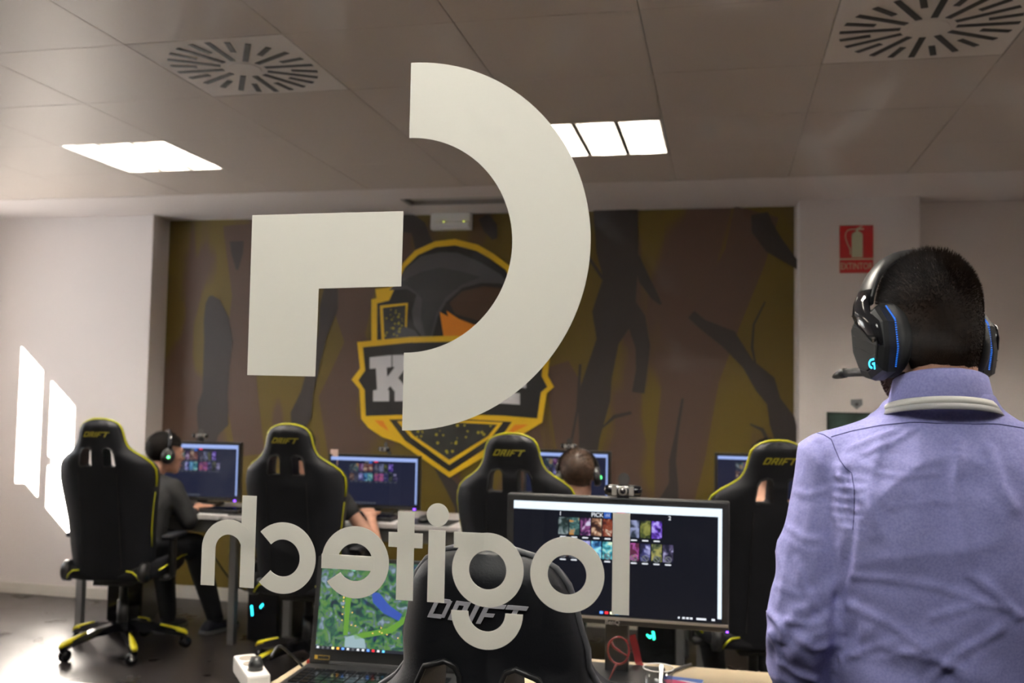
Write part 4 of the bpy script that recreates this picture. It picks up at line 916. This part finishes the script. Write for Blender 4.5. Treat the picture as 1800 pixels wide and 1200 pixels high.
def hair_mesh(M, keep, seed=1, sc=1.0, strands=2500, rad=(.083, .1035, .096), c=(0, -.013, .036), ln=(.004, .014), low=1., box=1.):
    rnd = random.Random(seed); mb = MB(); n, k = 44, 30; vs = {}; pts = []
    def S(a, b_, g=0):
        j = 1 + .018*noise.noise(Vector((cos(a)*cos(b_)*3, sin(a)*cos(b_)*3, sin(b_)*3+seed)))
        zz = rad[2]*(1 if b_ > 0 else low)
        return Vector((c[0]+(rad[0]+g)*j*cos(b_)**box*cos(a), c[1]+(rad[1]+g)*j*cos(b_)**box*sin(a), c[2]+(zz+g)*j*sin(b_)))
    fs = []
    for i in range(k+1):
        for j in range(n): pts.append(S(2*pi*j/n, -pi/2+pi*i/k))
    for i in range(k):
        for j in range(n):
            q = (i*n+j, i*n+(j+1) % n, (i+1)*n+(j+1) % n, (i+1)*n+j); m_ = sum((pts[x] for x in q), Vector())/4
            if keep(m_): fs.append(q)
    used = sorted({x for q in fs for x in q}); idx = {x: i for i, x in enumerate(used)}
    base = MB().add([pts[x] for x in used], [tuple(idx[x] for x in q) for q in fs])
    me = base.mesh('h'); me = evald(me, [('SOLIDIFY', dict(thickness=.012, offset=-1.))])
    mb.add([M @ (v.co*sc) for v in me.vertices], [tuple(p.vertices) for p in me.polygons])
    cnt = 0
    while cnt < strands:
        a, b_ = rnd.uniform(0, 2*pi), math.asin(rnd.uniform(-.9, 1)); p = S(a, b_)
        if not keep(p): continue
        cnt += 1; nn = (p-Vector(c)); nn = Vector((nn.x/rad[0]**2, nn.y/rad[1]**2, nn.z/rad[2]**2)).normalized()
        up = max(0, (p.z-c[2])/rad[2]); L = ln[0]+(ln[1]-ln[0])*up*rnd.uniform(.6, 1.1)
        dr_ = (nn + Vector((rnd.uniform(-.5, .5), rnd.uniform(-.2, .7), rnd.uniform(-.6, .4)))*.6).normalized(); sd = dr_.cross(Vector((rnd.random(), rnd.random(), rnd.random()))).normalized()*.0011
        mb.add([M @ ((p-nn*.002+sd)*sc), M @ ((p-nn*.002-sd)*sc), M @ ((p+dr_*L)*sc)], [(0, 1, 2)])
    return mb
def head_matrix(pos, yaw, pitch, roll=0.):
    return Matrix.Translation(pos) @ Matrix.Rotation(yaw, 4, 'Z') @ Matrix.Rotation(pitch, 4, 'X') @ Matrix.Rotation(roll, 4, 'Y')
def keep_short(p): # close-cropped back and sides: hairline, nape, free face
    if p.y > .02: return p.z > .055 + .25*max(0, p.y-.05)
    if p.y > -.035: return p.z > .0 if abs(p.x) > .05 else True
    return p.z > -.062
def simple_headset(label, M, led, group='headsets worn by the seated players'):
    pos = M.translation.copy(); t = thing('headset', label, 'headset', pos, 0, group)
    obj('headband', MB().tube([M @ Vector((.094*sin(a), -.005, .035+.102*cos(a))) for a in [radians(-100+10*i) for i in range(21)]], .01, 8, flat=(.014, .007)), BLACKGL, t, True, off=pos)
    for s in (-1, 1):
        o = obj('ear_cup', MB().lathe([(0, 0), (.036, 0), (.04, .006), (.04, .024), (.03, .034), (0, .036)], 22, M @ Matrix.Translation((s*.072, -.002, -.005)) @ Matrix.Rotation(s*pi/2, 4, 'Y') @ Matrix.Diagonal((1.15, .95, 1, 1))), BLACKPL, t, True, off=pos)
        obj('logo_light', MB().ell((0, 0, 0), (1, 1, 1), M @ Matrix.Translation((s*.108, -.004, -.012)) @ Matrix.Diagonal((.003, .008, .008, 1)), 10, 6), led, o, True, off=pos)
    obj('microphone', MB().tube([M @ Vector(p) for p in ((-.09, .02, -.03), (-.085, .06, -.055), (-.06, .1, -.065))], .004, 6), BLACKPL, t, True, off=pos)
    return t
def seated(label, hip, neck, headpos, hyaw, hpitch, yaw, elbows, wrists, hdirs, cloth, sleeve, hairc, feet, seed, hroll=0, trouser=None, voxel=.011, lens=(.004, .014), strands=1500):
    hip, neck = Vector(hip), Vector(neck); fw = Vector((-sin(yaw), cos(yaw), 0)); rt = Vector((cos(yaw), sin(yaw), 0))
    t = thing('person', label, 'person', (hip.x, hip.y, 0)); off = Vector(t.location); M = head_matrix(headpos, hyaw, hpitch, hroll)
    b = MB(); head_caps(b, M)
    b.caps(neck, .052, Vector(headpos) + Vector((0, 0, -.04)), .05); b.caps(hip, .10, neck - Vector((0, 0, .06)), .09)
    sh = [neck + rt*(s*.165) + Vector((0, 0, -.065)) for s in (-1, 1)]
    for i in (0, 1):
        b.caps(sh[i], .038, elbows[i], .036); b.caps(elbows[i], .037, wrists[i], .025); hand_caps(b, wrists[i], hdirs[i], (0, 0, -1), -1 if i == 1 else 1)
    body = obj('body', remesh(b, .0085 if voxel < .012 else voxel, 2), SKIN, t, True, off=off)
    obj('hair', hair_mesh(M, keep_short, seed, strands=strands, ln=lens), hairc, t, off=off); face_parts(t, M, off)
    c = MB(); mid = hip.lerp(neck, .5) - fw*.01
    for s in (-1, 1):
        c.caps(hip + rt*s*.07, .125, mid + rt*s*.07, .122); c.caps(mid + rt*s*.07, .122, neck + rt*s*.085 + Vector((0, 0, -.11)), .10)
        c.caps(neck + rt*s*.02 + Vector((0, 0, -.05)), .075, neck + rt*s*.16 + Vector((0, 0, -.07)), .062)
    for i in (0, 1):
        c.caps(sh[i], .062, Vector(sh[i]).lerp(Vector(elbows[i]), min(1, sleeve)), .052)
        if sleeve > 1: c.caps(elbows[i], .052, Vector(elbows[i]).lerp(Vector(wrists[i]), sleeve-1), .04)
    me = remesh(c, .011, 4)
    shift(me, lambda p: .006*noise.noise(p*14+Vector((seed, 0, 0))))
    obj('top', me, cloth, t, True, off=off)
    l = MB()
    for i, s in enumerate((-1, 1)):
        h = hip + rt*s*.085; kn = hip + fw*.40 + rt*s*(.12) + Vector((0, 0, -.06)); an = Vector(feet[i]) + Vector((0, 0, .08))
        l.caps(h, .105, kn, .075); l.caps(kn, .075, an, .05)
    l.caps(hip + rt*.08, .12, hip - rt*.08, .12)
    obj('trousers', remesh(l, .013, 4), trouser or mat('dark_denim', (.012, .013, .018), .8, bump=.3), t, True, off=off)
    for i, s in enumerate((-1, 1)):
        f = Vector(feet[i]); Mf = Matrix.Translation(f) @ Matrix.Rotation(yaw + s*-.15, 4, 'Z'); rr = []
        for y, wd, h in ((-.09, .028, .055), (-.07, .036, .075), (-.02, .04, .085), (.05, .042, .062), (.12, .046, .048), (.165, .036, .036), (.185, .018, .025)):
            rr.append([(-wd, y, .018), (wd, y, .018), (wd*.85, y, h*.7), (wd*.3, y, h), (-wd*.3, y, h), (-wd*.85, y, h*.7)])
        so_ = obj('shoe', MB().loft(rr, M=Mf), mat('shoe_navy', (.015, .016, .03), .6), t, True, off=off)
        obj('sole', MB().loft([[(-wd*1.05, y, 0), (wd*1.05, y, 0), (wd*1.05, y, .02), (-wd*1.05, y, .02)] for y, wd in ((-.095, .03), (-.06, .038), (.05, .043), (.12, .047), (.17, .037), (.19, .018))], M=Mf), mat('sole_white', (.22, .22, .23), .6), so_, True, off=off)
    return t, M
BLKTOP = mat('black_top', (.006, .006, .007), .8, bump=.4, bscale=90); GREYTOP = mat('dark_grey_top', (.02, .02, .024), .8, bump=.4, bscale=90)
HAIRB = mat('hair_black', (.006, .0045, .004), .8, spec=.15); HAIRBR = mat('hair_brown', (.065, .035, .020), .5, var=.35, vscale=60)
V = Vector
# A: profile, leaning forward at the screen by the white wall
pA, MA = seated('person in black with a headset, seen in profile leaning towards a screen', (-3.24, 4.86, .585), (-3.24, 5.03, .945), (-3.20, 5.105, 1.07), radians(-44), radians(-8), radians(-8),
    [V((-3.52, 5.0, .72)), V((-2.98, 5.02, .70))], [V((-3.36, 5.17, .76)), V((-3.02, 5.19, .762))], [(.3, 1, 0), (.25, 1, -.05)], BLKTOP, 1.45, HAIRB, [(-3.26, 5.30, 0), (-2.98, 5.36, 0)], 3)
simple_headset('black headset with a green light on the person in black', MA, LEDG)
# B: mostly behind the second chair, forearm showing
pB, MB_ = seated('person behind the chair facing the pink-card screen, bare forearm showing', (-2.12, 4.78, .585), (-2.20, 4.85, .99), (-2.235, 4.86, 1.13), radians(5), radians(-6), 0,
    [V((-2.42, 4.95, .73)), V((-1.80, 4.88, .66))], [V((-2.22, 5.14, .765)), V((-1.885, 5.04, .775))], [(.1, 1, 0), (-.5, .8, .25)], BLKTOP, .40, HAIRB, [(-2.22, 5.25, 0), (-1.98, 5.28, 0)], 5)
# C: brown hair, leaning sideways past the third chair
pC, MC = seated('brown-haired person with a headset, head bent low beside the middle chair', (-.84, 4.40, .585), (-.70, 4.56, .945), (-.678, 4.625, 1.062), radians(6), radians(-24), 0,
    [V((-1.08, 4.66, .73)), V((-.46, 4.62, .72))], [V((-.86, 4.98, .765)), V((-.60, 4.98, .765))], [(.1, 1, 0), (-.1, 1, 0)], GREYTOP, 1.4, HAIRBR, [(-.98, 4.85, 0), (-.72, 4.88, 0)], 9, hroll=radians(-8), lens=(.006, .016), strands=4000)
simple_headset('black headset with green trim on the brown-haired person', MC, LEDG)
# D: behind the chair by the man
pD, MD = seated('person almost hidden behind the chair next to the blue-shirted man', (.12, 4.42, .585), (.19, 4.52, 1.0), (.20, 4.57, 1.14), radians(12), 0, radians(12),
    [V((-.14, 4.68, .72)), V((.44, 4.72, .72))], [V((.05, 4.96, .765)), V((.30, 4.98, .765))], [(.1, 1, 0), (-.1, 1, 0)], mat('tan_top', (.40, .21, .14), .8), .7, HAIRB, [(-.02, 4.84, 0), (.20, 4.88, 0)], 11)

# ------------------------------------------------------------------ the standing man
man = thing('person', 'standing man in a light blue shirt wearing a black headset, back turned', 'person', (.355, 1.735, 0)); mo = Vector(man.location)
BY = radians(4); MBd = Matrix.Translation(mo) @ Matrix.Rotation(BY, 4, 'Z')
def L(x, y, z): return MBd @ Vector((x, y, z))
HM = head_matrix((.335, 1.735, 1.563), radians(31), radians(-7)); HS = HM @ Matrix.Diagonal((1.07, 1.08, 1.06, 1)); HM = HM @ Matrix.Diagonal((.90, .90, 1.05, 1))
b = MB(); head_caps(b, HM, 1.0)
b.caps(L(0, -.012, 1.37), .056, HM @ Vector((0, -.030, -.05)), .057); b.caps(L(0, 0, 1.0), .12, L(0, 0, 1.32), .12)
AR = {-1: [(-.176, -.005, 1.345), (-.222, -.015, 1.075), (-.195, .155, .835)], 1: [(.176, -.005, 1.345), (.245, -.02, 1.075), (.205, .16, .835)]}
for s in (-1, 1):
    S_, E_, W_ = [L(*q) for q in AR[s]]
    b.caps(S_, .042, E_, .038); b.caps(E_, .040, W_, .027); d = (W_-E_).normalized(); hand_caps(b, W_, (-.05*s, .62, -.42), (0, -.3, -1), -s)
for s in (-1, 1): b.caps(L(s*.09, 0, .95), .08, L(s*.10, 0, .5), .05); b.caps(L(s*.10, 0, .5), .05, L(s*.10, -.02, .09), .04)
obj('body', remesh(b, .0065, 3), SKIN, man, True, off=mo)
face_parts(man, HM, mo)
HAIRM = mat('hair_dark_brown', (.016, .0085, .005), .85, spec=.15, var=.3, vscale=60)
def keep_man(p):
    if p.y > .035: return p.z > .062 + .3*max(0, p.y-.05)
    if p.y > -.03: return p.z > .0 if abs(p.x) > .045 else True
    return p.z > -.080 and (p.z > -.045 or abs(p.x) < .052+.5*(p.z+.092))
obj('hair', hair_mesh(HM, keep_man, 21, 1.0, 12000, (.0815, .103, .098), (0, -.013, .034), (.0025, .018), 1.35, .85), HAIRM, man, off=mo)
bd = hair_mesh(HM, lambda p: p.y > -.012 and p.z < -.058 and not (p.y > .075 and p.z > -.066 and abs(p.x) < .02), 4, 1.0, 3500, (.061, .068, .066), (0, .034, -.048), (.003, .006)); obj('beard', bd, mat('beard_brown', (.05, .022, .014), .7), man, off=mo)
# shirt: trunk and sleeves as one garment
SHIRT = bpy.data.materials.new('blue_oxford'); SHIRT.use_nodes = True; nt = SHIRT.node_tree; bb = nt.nodes['Principled BSDF']; bb.inputs['Roughness'].default_value = .85; bb.inputs['Specular IOR Level'].default_value = .2
tc = nt.nodes.new('ShaderNodeTexCoord'); n1 = nt.nodes.new('ShaderNodeTexNoise'); n1.inputs['Scale'].default_value = 260; n1.inputs['Detail'].default_value = 2
r1 = nt.nodes.new('ShaderNodeValToRGB'); r1.color_ramp.elements[0].position = .3; r1.color_ramp.elements[1].position = .7; r1.color_ramp.elements[0].color = (.245, .24, .51, 1); r1.color_ramp.elements[1].color = (.315, .31, .59, 1)
n2 = nt.nodes.new('ShaderNodeTexNoise'); n2.inputs['Scale'].default_value = 14; n2.inputs['Detail'].default_value = 3; n2.inputs['Distortion'].default_value = .3
bp = nt.nodes.new('ShaderNodeBump'); bp.inputs['Strength'].default_value = .45; bp.inputs['Distance'].default_value = .012
nt.links.new(tc.outputs['Object'], n1.inputs['Vector']); nt.links.new(n1.outputs['Fac'], r1.inputs['Fac']); nt.links.new(r1.outputs['Color'], bb.inputs['Base Color'])
nt.links.new(tc.outputs['Object'], n2.inputs['Vector']); nt.links.new(n2.outputs['Fac'], bp.inputs['Height']); nt.links.new(bp.outputs['Normal'], bb.inputs['Normal'])
c = MB(); rings = []
for z, cy, hwid, hd in ((.86, 0, .172, .125), (.95, 0, .172, .125), (1.05, -.004, .178, .128), (1.15, -.008, .188, .130), (1.24, -.012, .196, .130), (1.31, -.014, .200, .122), (1.355, -.014, .196, .108), (1.39, -.014, .172, .092), (1.415, -.014, .135, .08), (1.44, -.014, .098, .07), (1.456, -.018, .082, .077), (1.468, -.020, .075, .074)):
    rings.append([L(hwid*abs(cos(a))**.8*(1 if cos(a) >= 0 else -1), cy+hd*abs(sin(a))**.85*(1 if sin(a) >= 0 else -1), z) for a in [2*pi*k/36 for k in range(36)]])
c.loft(rings)
for s in (-1, 1):
    S_, E_, W_ = [L(*q) for q in AR[s]]
    c.caps(L(s*.10, -.012, 1.372), .060, S_ + Vector((0, 0, .0)), .060); c.caps(S_, .060, S_.lerp(E_, .5), .062); c.caps(S_.lerp(E_, .5), .062, E_, .064); c.caps(E_, .064, E_.lerp(W_, .35), .056); c.caps(E_.lerp(W_, .35), .056, E_.lerp(W_, .93), .042)
me = remesh(c, .0052, 5)
El = {s: L(*AR[s][1]) for s in (-1, 1)}; inv = MBd.inverted()
def folds(p):
    q = inv @ p; d = .0
    d += .0045*noise.noise(Vector((q.x*9+q.z*3, q.y*9, q.z*5))) + .0025*noise.noise(Vector((q.x*20-q.z*14, q.y*16, q.z*11)))
    if abs(q.x) < .17:   # drapes hanging from the yoke, diagonal pulls at the small of the back
        wv = sin(q.x*40 + 1.2*noise.noise(Vector((q.x*6, 0, q.z*3)))*2.5); d += .0042*wv*max(0, min(1, (1.345-q.z)/.05))*max(0, min(1, (q.z-1.0)/.2))
        d += .004*sin((q.z*1.0+q.x*.55)*55+4*noise.noise(q*5))*max(0, min(1, (1.14-q.z)/.1))
    rd = (1-abs(noise.noise(Vector((q.x*4+q.z*5, q.y*3, q.z*2.5-q.x*3.5)))))**5; rd2 = (1-abs(noise.noise(Vector((q.x*4-q.z*6+7, q.y*3, q.z*3+q.x*3)))))**6
    d += .0075*rd + .0055*rd2 - .004
    for s in (-1, 1):
        e = El[s]; dz = p.z - e.z
        if (q.x*s) > .15 and abs(dz) < .12:
            d += .0055*sin((dz*.8 + .55*q.x*s + .5*q.y)*2*pi/.055 + 3.2*noise.noise(q*9))*(1-abs(dz)/.12)*(.4+.9*abs(noise.noise(q*7+Vector((3, 1, 0)))))
        if .135 < q.x*s < .2 and 1.2 < q.z < 1.38: d += .003*sin(q.z*2*pi/.016)*max(0, 1-abs(q.x*s-.165)/.03)*max(0, 1-abs(q.z-1.3)/.08)
    return d
shift(me, folds)
import numpy as np
bv0 = BVHTree.FromPolygons([v.co.copy() for v in me.vertices], [tuple(p.vertices) for p in me.polygons])
CO = np.array([v.co[:] for v in me.vertices]); NO = np.array([x.vector[:] for x in me.vertex_normals]); DD = np.zeros(len(CO))
for pts, amp, wd in (([(1688, 775), (1678, 850), (1690, 930), (1708, 1010), (1752, 1045), (1796, 1088)], .008, .009), ([(1574, 756), (1530, 770), (1482, 792)], .004, .005), ([(1612, 752), (1560, 780), (1512, 800)], .004, .005),
                     ([(1516, 815), (1540, 830), (1590, 838), (1660, 830)], .003, .005), ([(1500, 1012), (1565, 1018), (1650, 1032), (1740, 1062)], .0045, .007), ([(1400, 985), (1414, 1030), (1436, 1066), (1458, 1090)], .005, .006),
                     ([(1350, 1076), (1366, 1092), (1376, 1112), (1372, 1130)], .008, .007), ([(1352, 1112), (1366, 1140), (1372, 1170)], .007, .007), ([(1384, 1092), (1420, 1098), (1452, 1090)], .006, .007), ([(1400, 1120), (1430, 1140), (1455, 1136)], .006, .008), ([(1365, 1160), (1400, 1185), (1440, 1198)], .006, .008),
                     ([(1492, 1062), (1560, 1095), (1640, 1150), (1700, 1198)], .005, .009), ([(1560, 1140), (1640, 1160), (1700, 1180)], .004, .007), ([(1640, 1085), (1720, 1062), (1780, 1070)], .004, .007), ([(1466, 1160), (1530, 1140), (1580, 1125)], .005, .007),
                     ([(1440, 780), (1462, 830), (1480, 870), (1488, 920)], -.007, .008), ([(1490, 830), (1498, 880), (1497, 940), (1484, 1010), (1470, 1060)], -.008, .009), ([(1550, 770), (1535, 820), (1530, 880), (1540, 950)], .0045, .010), ([(1620, 760), (1615, 820), (1620, 900)], .0035, .010), ([(1570, 890), (1640, 880), (1690, 885)], .003, .005), ([(1740, 790), (1760, 850), (1790, 900)], .005, .010),
                     ([(1375, 920), (1410, 945), (1450, 950)], .0035, .007), ([(1385, 860), (1420, 870), (1462, 858)], .003, .006), ([(1365, 1030), (1400, 1045), (1440, 1040)], .0035, .006), ([(1640, 1190), (1700, 1140), (1770, 1100)], .005, .008)):
    P = []
    for (xa, ya), (xb, yb_) in zip(pts, pts[1:]):
        for k in range(6):
            h = bv0.ray_cast(Vector((0, 0, CAM_Z)), ray(xa+(xb-xa)*k/6, ya+(yb_-ya)*k/6).normalized())
            if h[0]: P.append(h[0][:])
    if len(P) < 2: continue
    P = np.array(P); best = np.full(len(CO), 9.)
    for q in P: best = np.minimum(best, ((CO-q)**2).sum(1))
    r2 = best; DD += amp*(np.exp(-r2/wd**2) - .45*np.exp(-r2/(2.4*wd)**2))
me.vertices.foreach_set('co', (CO + NO*DD[:, None]).astype('f').ravel()); me.update()
SH = obj('shirt', me, SHIRT, man, True, off=mo)
bvh = BVHTree.FromPolygons([v.co + mo for v in me.vertices], [tuple(p.vertices) for p in me.polygons])
def on_shirt(px, py, lift=.0004):
    h = bvh.ray_cast(Vector((0, 0, CAM_Z)), ray(px, py).normalized())
    return None if h[0] is None else h[0] + h[1]*lift
def seam(name, pts, r=.0009, m_=None, both=0):
    P = []
    for (xa, ya), (xb, yb_) in zip(pts, pts[1:]):
        for k in range(8):
            q = on_shirt(xa+(xb-xa)*k/8, ya+(yb_-ya)*k/8)
            if q: P.append(q)
    if both:
        Q = []
        for q in P:
            l_ = inv @ q
            h = bvh.ray_cast(MBd @ Vector((-l_.x, -.6, l_.z)), MBd.to_3x3() @ Vector((0, 1, 0)))
            if h[0]: Q.append(h[0] + h[1]*.0004)
        if both == 2: P = P + Q[::-1]
        elif len(Q) > 2: obj(name, MB().tube(Q, r, 5), m_ or mat('seam_blue', (.07, .07, .20), .8), SH, off=mo)
    if len(P) > 2: obj(name, MB().tube(P, r, 5), m_ or mat('seam_blue', (.07, .07, .20), .8), SH, off=mo)
seam('yoke_seam', [(1461, 768), (1500, 757), (1550, 747), (1600, 742), (1622, 742), (1650, 744)], both=2)
seam('armhole_seam', [(1433, 760), (1448, 764), (1461, 772), (1468, 790), (1476, 808), (1486, 822), (1497, 830), (1502, 860), (1502, 900), (1499, 935)], both=1)
# collar and lanyard, standing round the neck
nc = L(-.004, -.020, 1.464)
def neckring(a, z, rr, dz=0): return nc + Vector((rr*1.03*cos(a), rr*.98*sin(a), z))
def band(name, prof, m_, par, a0=-25, a1=205, n=40, off=mo, tilt=.28):
    mb = MB(); rings = []
    for i in range(n+1):
        a = radians(180+a0+(a1-a0)*i/n) ; s_ = -sin(a)     # back of neck: sin(a) = -1
        rings.append([nc + Vector((r*cos(a), r*sin(a), z + tilt*.062*(s_-.6))) for r, z in prof])
    return mb.loft(rings)
colb = obj('collar', band('c', [(.072, -.012), (.068, .032), (.070, .040), (.0735, .038), (.083, -.004), (.0805, -.010)], SHIRT, man), SHIRT, man, True, off=mo)
ly = thing('lanyard', 'white lanyard strap under the shirt collar of the standing man', 'lanyard', nc)
obj('strap', band('s', [(.0885, -.016), (.085, -.0055), (.087, -.005), (.0912, -.015)], VINYL, ly), mat('strap_white', (.62, .60, .56), .7), ly, True, off=nc)
obj('strap_lower', band('s', [(.0945, -.026), (.0895, -.016), (.0915, -.0155), (.0975, -.025)], VINYL, ly), mat('strap_grey', (.36, .35, .35), .7), ly, True, off=nc)
# trousers, belt, shoes (below the frame)
l = MB()
for s in (-1, 1): l.caps(L(s*.085, 0, .90), .11, L(s*.10, 0, .5), .085); l.caps(L(s*.10, 0, .5), .085, L(s*.10, -.02, .10), .065)
l.caps(L(-.06, 0, .88), .115, L(.06, 0, .88), .115); obj('trousers', remesh(l, .013, 4), mat('navy_trousers', (.014, .016, .03), .8), man, True, off=mo)
for s in (-1, 1):
    Mf = MBd @ Matrix.Translation((s*.10, .02, 0)); rr = []
    for y, wd, h in ((-.09, .03, .06), (-.06, .038, .085), (0, .042, .085), (.08, .046, .06), (.15, .042, .048), (.19, .02, .03)): rr.append([(-wd, y, 0), (wd, y, 0), (wd*.85, y, h*.7), (wd*.3, y, h), (-wd*.3, y, h), (-wd*.85, y, h*.7)])
    obj('shoe', MB().loft(rr, M=Mf), mat('shoe_brown', (.06, .03, .018), .5), man, True, off=mo)

# ------------------------------------------------------------------ his headset, built in the head's own frame
hp = HS.translation.copy(); hs = thing('headset', 'black headset with blue light strips and boom microphone on the standing man', 'headset', hp)
LBL = emis('led_blue', (.02, .16, .75), .5); LCY = emis('logo_cyan', (.02, .55, 1.0), 1.0)
pts = []
for i in range(25):
    a = radians(-78+6.5*i); pts.append(HS @ Vector((.104*sin(a), .012, .028+.112*cos(a))))
rings = []
for i, p in enumerate(pts):
    t = (pts[min(i+1, 24)]-pts[max(i-1, 0)]).normalized(); w_ = (HS.to_3x3() @ Vector((0, 1, 0))); n = t.cross(w_).normalized(); k = .5+.5*sin(pi*i/24)
    rings.append([p + w_*(.019*cos(q*pi/6)) + n*((.005+.004*k)*sin(q*pi/6)) for q in range(12)])
obj('headband', MB().loft(rings), BLACKPL, hs, True, off=hp)
for s in (-1, 1):
    # glossy yoke arm from band to cup
    rr = []
    for (y, z, x, wy, tx) in ((.012, .075, .098, .016, .006), (.012, .055, .108, .017, .007), (.008, .035, .113, .020, .008), (-.006, .018, .114, .026, .008), (-.016, .0, .113, .018, .007), (-.022, -.02, .110, .010, .006)):
        rr.append([HS @ Vector((s*(x+tx*sin(q*pi/5)), y+wy*cos(q*pi/5), z)) for q in range(10)])
    obj('yoke', MB().loft(rr), BLACKGL, hs, True, off=hp)
    # ear cup: angular plate, body, cushion
    out = [(-.018, .046), (.022, .046), (.040, .024), (.040, -.022), (.026, -.058), (.004, -.066), (-.024, -.056), (-.034, -.02), (-.034, .022)]
    def ring_at(x, k, dy=0): return [HS @ Vector((s*x, y*k+dy, z*k-.004)) for y, z in out]
    cup = obj('ear_cup', MB().loft([ring_at(.084, .98), ring_at(.100, 1.0), ring_at(.108, .95), ring_at(.114, .80)]), BLACKPL, hs, False, off=hp)
    obj('cup_plate', MB().loft([ring_at(.1125, .80), ring_at(.1165, .76), ring_at(.1170, .70)]), mat('plate_matte', (.009, .009, .010), .7, spec=.3), cup, off=hp)
    for k in range(4):
        z0 = .024-.016*k; obj('plate_groove', MB().tube([HS @ Vector((s*.1172, -.022, z0-.012)), HS @ Vector((s*.1172, .026, z0+.012))], .0006, 5), mat('groove_black', (.004, .004, .004), .8), cup, off=hp)
    def oval(x, k): return [HS @ Vector((s*x, .044*k*cos(q*pi/12), -.006+.056*k*sin(q*pi/12))) for q in range(24)]
    obj('ear_cushion', MB().loft([oval(.066, .88), oval(.066, 1.0), oval(.072, 1.07), oval(.080, 1.07), oval(.086, .98)]), mat('cushion_black', (.008, .008, .009), .7), cup, True, off=hp)
    lp_ = [(-.020, .049), (-.0375, .024), (-.0385, -.02), (-.0285, -.052)]
    P = []
    for (ya, za), (yb_, zb) in zip(lp_, lp_[1:]):
        for q in range(12): P.append(HS @ Vector((s*.0895, ya+(yb_-ya)*q/12-.0005, za+(zb-za)*q/12-.004)))
    for q in range(len(P)-1):
        a_, b_ = P[q], P[q+1]; obj('light_strip', MB().tube([a_.lerp(b_, .28), a_.lerp(b_, .72)], .0015, 5), LBL, cup, off=hp)
    # glowing mark on the plate: open ring with a tick
    gl = MB(); gc = (-.013, -.046)
    if s < 0:
        def gp(u, v): return HS @ Vector((s*.1176, gc[0]-u, gc[1]+v))
        for a0, a1 in [(90, 270)]:
            n = 10
            for q in range(n):
                A0, A1 = radians(a0+(a1-a0)*q/n), radians(a0+(a1-a0)*(q+1)/n)
                gl.prism([gp(-.0005+R*cos(A), R*sin(A)) for R, A in ((.0078, A0), (.0078, A1), (.0046, A1), (.0046, A0))], HS.to_3x3() @ Vector((s*.0006, 0, 0)))
        gl.prism([gp(0, .0046), gp(.005, .0046), gp(.005, .0078), gp(0, .0078)], HS.to_3x3() @ Vector((s*.0006, 0, 0)))
        gl.prism([gp(.0002, .0012), gp(.006, .0012), gp(.006, -.0095), gp(.0032, -.0095), gp(.0032, -.002), gp(.0002, -.002)], HS.to_3x3() @ Vector((s*.0006, 0, 0)))
        obj('glowing_mark', gl, LCY, cup, off=hp)
obj('microphone_boom', MB().tube([HS @ Vector(p) for p in ((-.098, -.005, -.058), (-.101, .02, -.054), (-.100, .05, -.050), (-.097, .078, -.047))], .0062, 10, flat=(.0055, .0075)), BLACKPL, hs, True, off=hp)
obj('microphone_tip', MB().tube([HS @ Vector(p) for p in ((-.097, .076, -.047), (-.096, .089, -.047), (-.094, .104, -.048), (-.0935, .113, -.049))], lambda t: (.0085, .0085, .006, .002)[min(3, int(t*3.01))], 10), BLACKPL, hs, True, off=hp)

# black tower beside the white wall
tower(-3.545, 5.38, 'black computer tower standing on the floor by the sunlit white wall', [([(-.04, .30), (.0, .305), (.0, .295), (-.04, .29)], emis('led_dim_blue', (.02, .08, .35), .5))], yaw=20)
